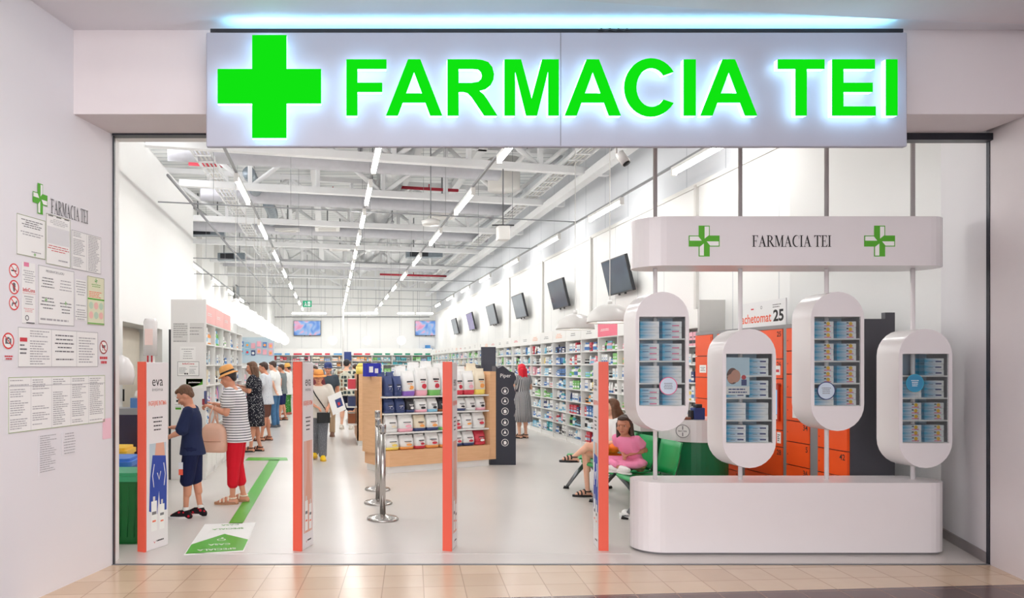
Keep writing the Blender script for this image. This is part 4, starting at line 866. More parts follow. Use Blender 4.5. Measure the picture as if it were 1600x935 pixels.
right = [ # descriptions near -> far
 ('plain', None, 'shelving bay under the end panel behind the lockers', [['white', 'blue'], ['pink', 'white'], ['white', 'purple'], ['white', 'cream'], ['white', 'yellow'], ['white', 'navy'], ['white', 'black'], ['pink', 'white']]),
 ('pink', (236, 108, 130), 'shelving bay with the larger pink header, behind the first pod', [['white', 'red'], ['white', 'cream'], ['white', 'pink'], ['white', 'blue'], ['white', 'green'], ['white', 'orange'], ['white', 'teal'], ['white']]),
 ('plain', None, 'shelving bay half hidden behind the left rim of the first pod', [['white', 'amber'], ['white', 'black'], ['white', 'cream'], ['white', 'pink', 'green'], ['white', 'black', 'amber'], ['white', 'cream'], ['green', 'white', 'orange'], ['white', 'pink', 'white']]),
 ('pink', (236, 108, 130), 'shelving bay with a pink header, behind the girl in the white top', [['white', 'white'], ['cream', 'white'], ['white', 'black'], ['white', 'cream', 'white'], ['white', 'amber', 'pink'], ['white', 'red'], ['green', 'white'], ['white', 'pink', 'green']]),
 ('plain', None, 'shelving bay with red tins on the bottom shelf, by the rightmost gate', [['red', 'red'], ['black', 'white', 'black'], ['pink', 'red', 'blue'], ['orange', 'white', 'navy'], ['white', 'blue', 'yellow'], ['green', 'green', 'white'], ['red', 'pink', 'white'], ['white', 'red']]),
 ('plain', None, 'shelving bay with stacked blue boxes low down, left of the rightmost gate', [['white', 'light blue', 'navy'], ['green', 'black', 'teal'], ['red', 'navy', 'red'], ['navy', 'teal', 'blue'], ['yellow', 'white', 'green'], ['white', 'green'], ['red', 'white', 'red'], ['white', 'red']]),
 ('peach', None, 'shelving bay with bright blue bottles near its top', [['white', 'black'], ['red', 'pink'], ['white', 'light blue'], ['teal', 'white', 'teal'], ['white', 'light blue'], ['white', 'blue'], ['blue', 'blue', 'teal'], ['navy', 'white', 'navy']]),
 ('plain', None, 'shelving bay with a light blue top shelf', [['teal', 'teal'], ['red', 'pink', 'white'], ['white', 'navy'], ['green', 'teal', 'green'], ['red', 'white', 'red'], ['white', 'light blue'], ['blue', 'amber', 'yellow'], ['light blue', 'blue', 'teal']]),
 ('peach', None, 'shelving bay just right of the red-haired woman', [['white', 'light blue'], ['white', 'white'], ['white', 'light blue'], ['green', 'yellow', 'white'], ['white', 'black'], ['white', 'pink'], ['white', 'black'], ['red', 'white', 'amber']]),
 ('plain', None, 'shelving bay directly behind the red-haired woman', [['white', 'teal'], ['white', 'black'], ['black', 'white'], ['blue', 'teal', 'orange'], ['teal', 'blue'], ['pink', 'red', 'white'], ['white', 'teal'], ['teal', 'blue', 'light blue']]),
 ('rose', None, 'shelving bay left of the red-haired woman', P0)]
BW = .93; y0 = 9.92
for k in range(28):
    yfar = y0+BW*(k+1)
    if k < len(right): hd_, hc, ds, pals = right[k]; grp = None
    else:
        hd_ = ['plain', 'rose', 'peach', 'icon', 'icon', 'plain'][k % 6]; hc = None; pals = P0[k % 5:]+P0[:k % 5]
        ds = '%s white shelving bay beyond the red-haired woman on the right wall' % nth[k-len(right)]; grp = 'far shelving bays along the right wall'
    hcol = mat('header_pink', (238, 110, 134), .5, var=.04) if hd_ == 'pink' else None
    b, gap = bay(BW, .35, 2.12, 8, hd_, (4.95, yfar, 0), -PI/2, ('white ' if k < len(right) else '')+ds, grp or 'shelving bays along the right wall', hcol)
    stock(b, BW, .35, 2.12, 8, gap, rg, pals, ds if k < len(right) else 'far right wall bays', single=(2 <= k <= 10))
m = MB(); m.box(0, 0, 0, .35, .02, 2.48, lamgrey); solo('end_panel', m, 'tall pale grey end panel of the right shelving behind the lockers', 'panel', (4.95, 9.89, 0))
# shelves on the left wall, facing right
left = [('pink_l', 'shelving bay right beside the grey notice panel'), ('pink_l', 'second shelving bay behind the grey notice panel'), ('pink_l', 'third shelving bay behind the grey notice panel'), (None, 'fourth shelving bay on the left side'), (None, 'fifth shelving bay on the left side')]
hl = mat('header_soft_pink', (240, 176, 172), .5, var=.06)
PLL = [['white', 'pink', 'cream'], ['white', 'blue', 'white'], ['purple', 'white', 'pink'], ['white', 'cream'], ['white', 'black'], ['orange', 'green', 'white']]
for k, (hd_, ds) in enumerate(left):
    b, gap = bay(.85, .42, 2.2, 6, 'pink' if hd_ else None, (-1.76, 10.34+.85*k, 0), PI/2, 'white '+ds, 'left shelving bays', hl, .42, hz=.26)
    stock(b, .85, .42, 2.2, 6, gap, rg, PLL, ds, .42, single=(k < 3))
    m = MB(); m.box(.02, -.02, .1, .415, 0, .4, lam); m.box(.435, -.02, .1, .83, 0, .4, lam); part('drawer_front', m, b)
for k in range(18):
    y = 14.7+.95*k
    b, gap = bay(.94, .45, 1.55, 4, None, (-1.95, y, 0), PI/2, '%s white shelf unit from the entrance beneath the glowing globes' % nth[k], 'shelving units beneath the glowing globes', None, .1)
    stock(b, .94, .45, 1.55, 4, gap, rg, [['pink', 'cream', 'white'], ['white', 'pink', 'amber'], ['white', 'red', 'cream'], ['green', 'white', 'pink']], 'left counter shelving', single=False)
# grey end panel with notices
t = thing('end_panel', 'tall grey panel covered with notices behind the boy', 'panel', (-1.99, 10.28, 0))
m = MB(); m.box(-.245, 0, 0, .245, .04, 2.52, mat('end_panel_grey', (232, 230, 227), .5, var=.02)); part('board', m, t, bev=.004)
m = MB(); m.box(-.275, .0, 0, -.247, .05, 2.1, dark); part('gap_shade_strip', m, t, 'dark strip standing in for the shaded gap along the left edge')  # solid strip, its dark colour standing in for the shade of a gap
def pnote(x0, z0, w_, h_, fill, label, pmat=paper, cat='notice', name='wall_notice', edge=None):
    m = MB(); m.prism([[(0, 0), (w_, 0), (w_, h_), (0, h_)]], 0, .002, pmat); fill(m, w_, h_, .003)
    if edge:
        for a in ((0, 0, w_, .004), (0, h_-.004, w_, h_), (0, 0, .004, h_), (w_-.004, 0, w_, h_)): m.rect(*a, .003, edge)
    solo(name, m, label, cat, M=frame((-1.99+x0, 10.279, z0), (1, 0, 0), (0, 0, 1)))
pnote(-.21, 1.92, .2, .27, lambda m, W, H, z: m.lines(0, 0, W, H, 9, inkg, 51, z, .95, .25), 'upper left printed sheet on the grey panel', lamgrey)
pnote(.02, 1.92, .2, .27, lambda m, W, H, z: m.lines(0, 0, W, H, 6, inkg, 52, z, .8, .2), 'upper right printed sheet on the grey panel', lamgrey)
pnote(-.12, 1.66, .22, .2, lambda m, W, H, z: m.lines(.02, .02, W-.02, H-.02, 5, inkg, 53, z, .9, .2, True), 'pale sheet above the framed notice on the grey panel')
pnote(-.15, 1.45, .30, .2, lambda m, W, H, z: (m.text('InfoCons', W*.5, H*.8, .022, inkr, z, .02, W*.55, 'c'), m.lines(.02, .03, W*.45, H*.7, 6, inkg, 54, z, .9, .3), m.lines(W*.55, .03, W-.02, H*.7, 6, inkg, 55, z, .9, .3), m.disc(W*.35, .03, .012, z, ink, 10), m.disc(W*.45, .03, .012, z, ink, 10)), 'black framed notice with a red heading on the grey panel', edge=ink)
pnote(-.03, 1.28, .23, .13, lambda m, W, H, z: (m.prism([arc(0, H, W, H*.95, -90, 0, 14)+[(0, H)]], z, z, inkgreen), m.prism([[(0, 0), (W, .05), (W, H), (0, H)]], z, z, inkgreen), m.text('pachetomat', W*.5, H*.55, .022, paper, z+.001, .02, W*.7, 'c')), 'green curved sticker beside the boy\'s head on the grey panel', cat='sticker', name='wall_sticker')
pnote(-.2, .98, .2, .3, lambda m, W, H, z: (m.lines(.01, H*.6, W-.01, H*.95, 5, inkg, 56, z, .9, .25), m.rect(.03, H*.35, .1, H*.45, z, ink), m.lines(.01, .01, W-.01, H*.28, 3, inkg, 57, z, .9, .25), m.rect(.02, .0, .1, .03, z, inkgreen)), 'sheet behind the boy\'s shoulder on the grey panel')
# back wall shelving
hs = {'red': (206, 56, 74), 'blue': (90, 160, 210), 'green': (30, 140, 110), 'dark': (50, 60, 60)}
colsB = ['blue', 'red', 'red', 'blue', 'red', 'green', 'green', 'green', 'green', 'dark']
bx = XP(425, 37.1)
for k in range(8):
    b, gap = bay(1.0, .4, 2.1, 7, None, (bx+1.01*k, 37.05, 0), 0, '%s white shelving bay from the left against the back wall' % nth[k], 'shelving bays against the back wall')
    m = MB(); m.box(0, -.01, 2.1, 1.0, .02, 2.45, lam); c = mat('strip_'+colsB[k], hs[colsB[k]], .5, var=0); m.box(.08, -.02, 2.12, .5, -.01, 2.2, c); m.box(.65, -.02, 2.12, .9, -.01, 2.2, c); part('header_panel', m, b)
    stock(b, 1.0, .4, 2.1, 7, gap, rg, [['white', 'cream', 'orange'] if k in (2, 3, 4) else ['green', 'white', 'teal'] if k > 4 else ['white', 'red', 'pink'], ['orange', 'amber', 'white'] if k == 3 else ['green', 'teal', 'white'] if k > 4 else ['white', 'navy', 'pink']], 'back wall bays', single=False)
# back-left block with the face-mask poster wall
t = thing('product_display', 'pale blue display of small round packs at the far back left', 'display', (XP(400, 32.9), 32.95, 1.7))
m = MB(); m.box(-.8, 0, 0, .8, .04, 1.15, mat('display_pale_blue', (196, 214, 226), .5, var=.05)); part('board', m, t)
rgd = random.Random(5)
for q in range(12):
    x = -.65+.26*(q % 6); z = .85-.32*(q//6)-.04*(q % 3); m = MB(); m.M = frame((x, -.01, z), (1, 0, 0), (0, 0, 1)); m.prism([[(-.09, -.12), (.09, -.12), (.09, .12), (-.09, .12)]], 0, .03, pm(rgd.choice(['light blue', 'pink', 'blue', 'navy']))); m.disc(0, -.01, .06, .031, pm(rgd.choice(['pink', 'red', 'white', 'orange'])), 12); part('pack', m, t)
# mid-floor gondolas beyond the front one
def gondola(loc, rz, W, n, H, pals, label, desc, top=True):
    b, gap = bay(W, .45, H, n, None, loc, rz, label, None)
    stock(b, W, .45, H, n, gap, rg, pals, desc, single=False)
    M0 = Matrix.Translation(b.location) @ Matrix.Rotation(rz, 4, 'Z')
gondola((-1.15, 30.0, 0), 0, 1.2, 5, 1.45, [['orange', 'yellow', 'white'], ['orange', 'white'], ['yellow', 'orange']], 'white mid-floor shelf of orange goods far behind the queue', 'mid-floor shelf of orange goods')
gondola((.1, 30.0, 0), 0, 1.2, 5, 1.45, [['orange', 'yellow', 'white'], ['pink', 'white'], ['yellow', 'orange']], 'white mid-floor shelf of yellow goods behind the man in the patterned shirt', 'mid-floor shelf of yellow goods')
gondola((1.7, 24.0, 0), 0, 1.6, 5, 1.62, [['green', 'white', 'teal'], ['green', 'white', 'yellow'], ['white', 'green']], 'white mid-floor shelf of green goods behind the pet food', 'mid-floor shelf of green goods')
gondola((3.4, 24.0, 0), 0, 1.5, 5, 1.62, [['pink', 'white', 'red'], ['white', 'green', 'pink'], ['white', 'red']], 'white mid-floor shelf of pink goods behind the pet food', 'mid-floor shelf of pink goods')
gondola((1.55, 16.4, 0), 0, 1.3, 4, 1.6, [['white', 'teal'], ['white', 'pink', 'teal'], ['white', 'green']], 'white shelf just behind the pet food display', 'shelf just behind the pet food display')
m = MB(); m.M = frame((0, 0, 0), (1, 0, 0), (0, 0, 1)); m.prism([[(-.19, .0), (0, -.08), (.19, 0), (.19, .42), (-.19, .42)]], -.02, .02, navy); m.M = None; m.tube([(0, 0, .42), (0, 0, 4.77)], .006, railgrey, 5, False); solo('hanging_banner', m, 'small dark blue banner standing out on the back wall shelving', 'banner', (XP(543, 36.9), 36.9, 1.85))
m = MB(); m.box(-.25, 0, 0, .25, .3, .35, mat('blue_carton', (70, 140, 200), .5)); m.box(-.12, 0.02, .35, .12, .25, .5, mat('blue_carton', (70, 140, 200), .5)); solo('blue_pack', m, 'blue pack on top of the shelving in the back right corner', 'pack', (4.9, 37.15, 2.115))

# ================================================================ PET FOOD GONDOLA
GA = Vector((.80, 10.80, 0)); GB = Vector((2.55, 11.72, 0)); gd = (GB-GA); GL = gd.length; grz = math.atan2(gd.y, gd.x)
G = thing('shelf_island', 'oak shelf island filled with pet food bags', 'shelf island', GA, grz)
m = MB(); m.box(.04, .03, 0, GL-.02, .6, .1, lam); part('kick_plinth', m, G)
m = MB(); m.prism([[(-.0, .06), (.08, 0), (GL, 0), (GL, .6), (0, .6)]], .1, .33, wood); part('base', m, G, bev=.004)
m = MB(); m.box(-.04, .10, .28, -.0, .6, 1.43, wood); part('side_panel', m, G, 'left oak side panel')
m = MB(); m.box(GL-.02, -.0, .1, GL+.10, .6, 1.50, wood); part('side_panel', m, G, 'right oak side panel')
m = MB(); m.box(0, .5, .33, GL-.02, .54, 1.45, lam); part('back_panel', m, G)
levels = [.335, .60, .885, 1.135]
for k, z in enumerate(levels):
    if k == 0: continue
    m = MB(); xo = [0, -.0, -.0, -.02][k]; m.box(xo, .02-.0, z-.022, GL-.025, .5, z, lam); part('shelf', m, G)
BAG = {}
def bag_mesh(base, band, pic, kind=0):
    k = (base, band, pic, kind)
    if k in BAG: return BAG[k]
    m = MB(); a = pm(base); n = 12
    def rr(w_, d_, z): return [(w_*math.copysign(abs(math.cos(2*PI*(i+.5)/n))**.5, math.cos(2*PI*(i+.5)/n)), d_*math.copysign(abs(math.sin(2*PI*(i+.5)/n))**.6, math.sin(2*PI*(i+.5)/n)), z) for i in range(n)]
    m.loft([rr(.44, .40, 0), rr(.49, .48, .06), rr(.5, .5, .2)], pm(band) if band else a); m.loft([rr(.5, .5, .2), rr(.50, .49, .5), rr(.485, .40, .72), rr(.47, .20, .86), rr(.475, .05, .95), rr(.485, .03, 1)], a)
    m.M = frame((0, -.505, 0), (1, 0, 0), (0, 0, 1))
    if pic: m.disc(.1, .34, .2, 0, pm(pic), 12, .09); m.rect(-.25, .55, .25, .6, 0, pm('black' if base != 'black' else 'white')); m.rect(-.18, .48, .18, .51, 0, pm(pic))
    rq = random.Random(len(BAG)); m.v = [(x+rq.uniform(-.012, .012)*(z > .01), y+rq.uniform(-.025, .025)*(z > .01), z+rq.uniform(-.006, .006)*(z > .01)) for x, y, z in m.v]
    BAG[k] = m.mesh('pet_food_bag'); return BAG[k]
rows_b = {
 3: [('navy', 'navy', 'white', .17, .24), ('navy', 'navy', 'white', .17, .24), ('white', 'purple', 'orange', .26, .30), ('white', 'pink', 'red', .25, .34), ('white', 'green', 'red', .27, .35), ('white', 'white', 'red', .24, .33), ('white', 'red', 'red', .23, .30), ('white', 'red', 'pink', .24, .30), ('cream', 'yellow', 'orange', .24, .33)],
 2: [('navy', 'navy', 'white', .19, .21), ('navy', 'navy', 'white', .19, .21), ('black', 'navy', 'white', .17, .21), ('white', 'pink', 'black', .24, .2), ('white', 'light blue', 'black', .2, .21), ('black', 'amber', 'white', .18, .2), ('black', 'black', 'white', .17, .2), ('white', 'navy', 'black', .2, .2), ('white', 'white', 'black', .2, .2), ('white', 'pink', 'black', .2, .21)],
 1: [('white', 'white', 'cream', .22, .25), ('white', 'pink', 'pink', .26, .25), ('cream', 'navy', 'orange', .21, .24), ('white', 'navy', 'orange', .22, .24), ('white', 'green', 'navy', .2, .23), ('white', 'red', 'red', .2, .24), ('white', 'white', 'orange', .2, .24), ('white', 'white', 'red', .24, .25)],
 0: [('white', 'yellow', 'yellow', .24, .22), ('white', 'orange', 'orange', .24, .21), ('white', 'red', 'red', .19, .22), ('white', 'orange', 'red', .23, .23), ('white', 'orange', 'orange', .2, .21), ('white', 'navy', 'red', .21, .22), ('white', 'navy', 'red', .21, .22), ('red', 'red', 'white', .2, .22)]}
rn = {3: 'top', 2: 'second', 1: 'third', 0: 'bottom'}
GM = Matrix.Translation(GA) @ Matrix.Rotation(grz, 4, 'Z')
for k, row in rows_b.items():
    tot = sum(r[3] for r in row); sp = (GL-.08)/tot; x = .03
    for i, (ba, bn, pc, w_, h_) in enumerate(row):
        ww = w_*sp
        for dpt, sc_ in ((0, 1), (1, 1.2 if k == 3 else 1)):
            o = link('pet_food_bag', bag_mesh(ba, bn, pc)); d_ = .16
            o.matrix_world = GM @ Matrix.Translation((x+ww/2, .12+dpt*.19, levels[k]+.001)) @ Matrix.Rotation(R(rg.uniform(-5, 5)), 4, 'Z') @ Matrix.Diagonal((ww*.93, d_, h_*sc_*(1.25 if k == 3 else 1), 1))
            tag(o, '%s pet food bag, %s from the left, %s row, %s island shelf' % (ba, nth[i], ['front', 'rear'][dpt], rn[k]), 'pet food bag', 'pet food bags on the %s shelf of the oak island' % rn[k])
        x += ww
for i, (x, h_, ba, pc) in enumerate(((.55, .42, 'white', 'red'), (.95, .42, 'white', 'pink'), (1.35, .40, 'white', 'teal'), (.2, .34, 'white', 'teal'), (1.68, .38, 'cream', 'orange'))):
    pass
m = MB(); m.tube([(-.12, 0, 0), (-.1, 0, .07), (.1, 0, .07), (.12, 0, 0)], .018, tealbox, 8); m.box(-.13, -.08, -.28, .13, .08, 0, tealbox); solo('carry_case', m, 'teal carry case with a handle standing behind the top row of bags', 'carry case', GM @ Vector((.85, .58, 1.46)) , grz)
# slim oak gondola behind with yellow goods
t = thing('oak_shelf', 'narrow oak shelf with a yellow pack, left behind the pet food island', 'shelf', (.62, 14.6, 0), R(0))
m = MB(); m.box(-.1, 0, .1, -.07, 1.6, 1.42, wood); m.box(-.1, 0, .1, .3, .03, 1.42, wood); part('panel', m, t)
m = MB(); m.box(-.08, .05, 0, .3, 1.6, .1, lam); part('plinth', m, t)
m = MB()
for z in (.4, .75, 1.1): m.box(-.3, .1, z, -.1, 1.5, z+.02, lam)
part('shelf', m, t)
for z, c, lb in ((.42, 'amber', 'brown'), (.77, 'navy', 'blue'), (1.12, 'red', 'red')):
    m = MB(); m.box(0, 0, 0, .15, .5, .2, pm(c)); m.rect(.01, .01, .14, .49, .201, paper); solo('product_carton', m, '%s pack on the side shelf of the narrow oak shelf' % lb, 'carton', (.35, 14.9, z+.0))
m = MB(); m.loft([[(.15*math.cos(2*PI*i/12), .1*math.sin(2*PI*i/12), z) for i in range(12)] for z in (0, .15)], pm('yellow')); m.loft([[(.15*s_*math.cos(2*PI*i/12), .1*s_*math.sin(2*PI*i/12), z) for i in range(12)] for z, s_ in ((.15, 1), (.22, .6))], pm('yellow')); solo('yellow_pack', m, 'bright yellow pack on top of the narrow oak shelf', 'pack', (.65, 14.75, 1.421))
m = MB(); m.box(-.13, 0, 0, .13, .1, .2, mat('royal_blue_pack', (40, 50, 170), .4)); m.M = frame((0, -.001, 0), (1, 0, 0), (0, 0, 1)); m.rect(-.08, .06, -.01, .15, .0, paper); m.rect(.02, .05, .08, .12, .0, paper); solo('blue_sign', m, 'royal blue pack on the left end of the pet food island', 'pack', GM @ Vector((-.02, .3, 1.431)), grz)
# dark kiosk with wavy edge and taller dark board
KY = 11.8; kx = XP(786, KY)
t = thing('dark_display', 'tall black display column with a wavy edge and round white icons', 'display stand', (kx, KY, 0))
kd = mat('kiosk_black', (46, 48, 60), .45, var=.03)
sc_k = KY/FPX; X = lambda px: (px-786)*sc_k; Z = lambda py: EYE+(VY-py)*sc_k
out = [(X(766), 0), (X(806), 0), (X(806), Z(660)), (X(803), Z(650)), (X(806), Z(640)), (X(803), Z(625)), (X(806), Z(615)), (X(802), Z(602)), (X(806), Z(592)), (X(804), Z(583)), (X(796), Z(580)), (X(786), Z(572)), (X(778), Z(576)), (X(775), Z(572)), (X(775), Z(640)), (X(766), Z(722))]
m = MB(); m.M = frame((0, 0, 0), (1, 0, 0), (0, 0, 1)); m.prism([out], -.3, 0, kd); part('column', m, t)
m = MB(); m.M = frame((0, -.001, 0), (1, 0, 0), (0, 0, 1)); m.text('Piper', X(790), Z(590), .06, paper, .001, 0, .17, 'c'); part('lettering', m, t)
for k, py in enumerate((611, 627, 643, 660, 676, 692)):
    m = MB(); m.M = frame((X(789), -.001, Z(py)), (1, 0, 0), (0, 0, 1)); m.ring(0, 0, .05, .058, .001, paper, 20)
    if k % 3 == 0: m.rect(-.02, -.03, .02, .01, .001, paper); m.rect(-.004, .01, .004, .035, .001, paper)
    elif k % 3 == 1: m.poly([(-.025, -.02), (.025, -.02), (0, .035)], .001, paper)
    else: m.poly([(-.02, -.03), (.02, -.03), (.028, .0), (.01, .03), (-.02, .02)], .001, paper)
    part('icon', m, t)
m = MB(); m.prism([[(-.13, -.02), (.13, -.02), (.13, .02), (-.13, .02)]], 0, 1.92, mat('kiosk_slate', (66, 68, 80), .45, var=.03)); o = solo('dark_board', m, 'plain dark slate board rising behind the right end of the oak island', 'board', (XP(763, 12.9), 12.9, 0), bev=.02)

# ================================================================ COUNTER, CHAIRS
cg = mat('counter_green', (0, 106, 62), .4, var=.04)
t = thing('round_counter', 'rounded green counter with a white top band and round cross logo', 'counter', (4.12, 8.35, 0))
def rr_out(w_, d_, r, n=8):
    pts = []
    for cx, cy, a in ((w_/2-r, -d_/2+r, -90), (w_/2-r, d_/2-r, 0), (-w_/2+r, d_/2-r, 90), (-w_/2+r, -d_/2+r, 180)):
        pts += [(cx+r*math.cos(R(a+90*i/n)), cy+r*math.sin(R(a+90*i/n))) for i in range(n+1)]
    return pts
m = MB(); m.prism([rr_out(.6, .72, .25)], 0, .76, cg); part('body', m, t)
m = MB(); m.prism([rr_out(.66, .78, .28)], .76, 1.0, lam_gloss); part('top_band', m, t)
m = MB(); a_ = R(-42); m.M = frame((-.262, -.30, .88), (math.cos(a_), math.sin(a_), 0), (0, 0, 1)); m.disc(0, 0, .075, .03, lam, 28); m.ring(0, 0, .066, .073, .032, inkg, 28); m.text('BAYER', 0, -.007, .014, inkg, .033, .02, .09, 'c'); m.rect(-.005, -.055, .005, -.015, .033, inkg); m.rect(-.005, .015, .005, .055, .033, inkg); part('round_logo', m, t)
t = thing('low_counter', 'low green counter with a white top behind the seated girls', 'counter', (3.95, 9.1, 0))
m = MB(); m.box(-.1, 0, 0, .6, .45, .78, cg); part('body', m, t); m = MB(); m.box(-.13, -.02, .78, .6, .47, .98, lam_gloss); part('worktop', m, t)
m = MB(); m.box(-.06, -.05, 0, .06, .05, .13, navy); m.box(-.035, -.04, .13, .035, .04, .17, dark); m.box(-.09, -.04, .0, -.06, .04, .1, ink); solo('dispenser', m, 'dark blue dispenser standing on the round counter', 'dispenser', (4.06, 8.15, 1.0), bev=.008)
m = MB(); m.box(-.1, -.05, 0, .02, .05, .03, mat('leather_brown', (130, 80, 60), .5)); solo('card_reader', m, 'small brown item lying beside the dark dispenser', 'small item', (3.93, 8.12, 1.0), bev=.005)
m = MB(); m.box(-.04, -.02, 0, .04, .02, .1, pm('orange')); solo('flyer_holder', m, 'small peach flyer holder right of the dark dispenser', 'holder', (4.25, 8.1, 1.0))
chg = mat('chair_green', (18, 158, 84), .35, var=.04); chm = mat('chair_metal', (130, 134, 138), .3, .8)
bench = thing('beam_seating', 'row of linked green plastic seats on a steel beam', 'bench', (3.33, 8.6, 0))
m = MB(); m.tube([(0, -1.12, .36), (0, 1.1, .36)], .03, chm, 8); part('beam', m, bench)
for y in (-.95, .0, .95):
    for s_ in (-1, 1):
        m = MB(); m.tube([(0, y, .36), (s_*.14, y, .2), (s_*.27, y, .02)], [.03, .026, .02], chm, 8); m.tube([(s_*.25, y-.02, .0), (s_*.31, y+.0, .02)], .02, black, 8); part('leg', m, bench)
for k in range(4):
    y = -.84+.56*k
    # moulded pan: curved sheet with thickness
    prof = [(-.23, .405), (-.215, .43), (-.12, .425), (.0, .415), (.12, .42), (.19, .44)]
    m = MB(); th = .014
    rings = []
    for yy, dz in ((-.235, .012), (-.2, 0), (0, -.008), (.2, 0), (.235, .012)):
        rings.append([(p[0], y+yy, p[1]+dz) for p in prof]+[(p[0], y+yy, p[1]+dz-th) for p in prof[::-1]])
    m.loft(rings, chg); part('seat', m, bench)
    m = MB(); prof2 = [(.20, .46), (.225, .52), (.25, .62), (.27, .74), (.285, .80)]
    rings = []
    for yy, dx in ((-.225, -.03), (-.19, -.01), (0, .012), (.19, -.01), (.225, -.03)):
        rings.append([(p[0]+dx, y+yy, p[1]) for p in prof2]+[(p[0]+dx+.014, y+yy, p[1]) for p in prof2[::-1]])
    m.loft(rings, chg); part('backrest', m, bench)
    m = MB()
    for s_ in (-.17, .17): m.tube([(.02, y+s_, .38), (.2, y+s_, .42), (.255, y+s_, .6), (.265, y+s_, .68)], .011, chm, 6)
    part('back_bracket', m, bench)
m = MB(); m.box(-.1, -.07, 0, .1, .07, .03, paper); m.ell((.0, 0, .05), (.1, .05, .035), paper); solo('white_slipper', m, 'white shoe left on the floor under the near green seat', 'shoe', (3.1, 7.72, 0), R(70))

# ================================================================ LEFT SIDE: BINS, SCREEN KIOSK, ALCOVE
bg_ = mat('bin_green', (18, 104, 46), .45, var=.1)
def bin_(loc, body, lidc, label, w_=.5, hgt=.66):
    t = thing('waste_bin', label, 'waste bin', loc)
    m = MB(); m.prism([rr_out(w_, .42, .05)], 0, .001, body); m.loft([[(p[0]*s_, p[1]*s_, z) for p in rr_out(w_, .42, .05)] for z, s_ in ((.0, .84), (.04, .86), (hgt, 1.0))], body, False)
    for q in range(7): x = -w_*.42+q*w_*.14; m.tube([(x*.86, -.21*.88, .06), (x, -.212, hgt-.04)], .006, body, 5)
    part('body', m, t); m = MB(); m.prism([rr_out(w_*1.06, .46, .06)], hgt, hgt+.045, lidc); m.prism([rr_out(w_*.96, .40, .05)], hgt+.045, hgt+.075, lidc); part('lid', m, t, bev=.006)
bin_((-1.95, 6.78, 0), bg_, mat('bin_lid_green', (60, 160, 110), .4), 'nearest dark green ribbed waste bin behind the wall corner', .52, .56)
bin_((-2.2, 7.3, 0), mat('bin_blue', (40, 90, 180), .45), mat('bin_lid_blue', (70, 130, 220), .4), 'blue lidded waste bin behind the green one', .52, .62)
bin_((-2.4, 7.85, 0), mat('bin_yellow', (236, 180, 40), .45), mat('bin_lid_yellow', (250, 200, 50), .4), 'yellow lidded waste bin behind the blue one', .52, .66)
t = thing('info_kiosk', 'grey framed kiosk with a dark screen left of the first gate', 'kiosk', (-2.45, 8.9, 0))
m = MB(); m.box(-.25, 0, 0, .25, .25, 1.08, mat('kiosk_grey', (150, 152, 156), .4, .2)); part('housing', m, t, bev=.01)
m = MB(); m.box(-.22, -.008, .3, .22, 0, 1.0, mat('dark_screen', (52, 44, 66), .15, var=.2, scale=3)); part('screen', m, t)
m = MB(); m.lathe([(.001, 0), (.13, .0), (.15, .1), (.13, .22), (.08, .3), (.001, .34)], lam_gloss, n=20); solo('paper_dispenser', m, 'round white dispenser on the wall at the left edge of the entrance', 'dispenser', (XP(190, 8.4), 8.4, 1.38))
m = MB(); m.box(-.09, -.05, 0, .09, .05, .12, pm('blue')); m.lathe([(.06, .12), (.04, .2), (.001, .22)], lam, n=12); solo('cleaner_bottle', m, 'blue and white bottle on the kiosk top', 'bottle', (-2.35, 9.0, 1.08))
t = thing('door_leaf', 'cream door in the alcove of the left wall', 'door', (-3.5, 10.86, 0))
m = MB(); m.box(0, 0, 0, .03, 1.15, 2.2, mat('door_cream', (240, 230, 214), .45)); part('leaf', m, t)
m = MB(); m.box(.03, .95, 1.0, .05, 1.0, 1.2, ink); m.box(.03, .12, 1.0, .06, .16, 1.2, ink); part('handle', m, t)
m = MB(); m.M = frame((.032, .3, 1.3), (0, 1, 0), (0, 0, 1)); m.ring(.15, .5, .09, .1, .001, inkg); m.lines(0, -.1, .2, .3, 5, inkr, 61, .001, .9, .5); part('door_print', m, t)
t = thing('door_leaf', 'second cream door of the alcove, behind the roller stand', 'door', (-3.5, 12.15, 0))
m = MB(); m.box(0, 0, 0, .03, 1.2, 2.2, mat('door_cream', (240, 230, 214), .45)); part('leaf', m, t); m = MB(); m.box(.03, .08, 1.0, .06, .12, 1.2, ink); part('handle', m, t)
t = thing('tester_stand', 'white stand with red stripes behind the leftmost gate', 'stand', (XP(235, 9.2), 9.2, 0))
m = MB(); m.lathe([(.001, 0), (.14, 0), (.14, .02), (.02, .04), (.02, 1.5)], lam, n=16, closed=False); part('pole', m, t)
m = MB(); m.lathe([(.001, 1.72), (.085, 1.72), (.085, 2.14), (.07, 2.18), (.001, 2.18)], lam_gloss, n=18); m.box(-.05, -.09, 1.85, .05, -.085, 2.05, mat('pale_pink_print', (244, 216, 210), .5, var=0)); part('cylinder', m, t)
m = MB(); m.box(-.05, -.03, 1.3, .05, .03, 1.72, lam); m.box(-.035, -.033, 1.3, -.015, -.03, 1.72, inkr); m.box(.015, -.033, 1.3, .035, -.03, 1.72, inkr); part('striped_panel', m, t, 'white panel with two red stripes')

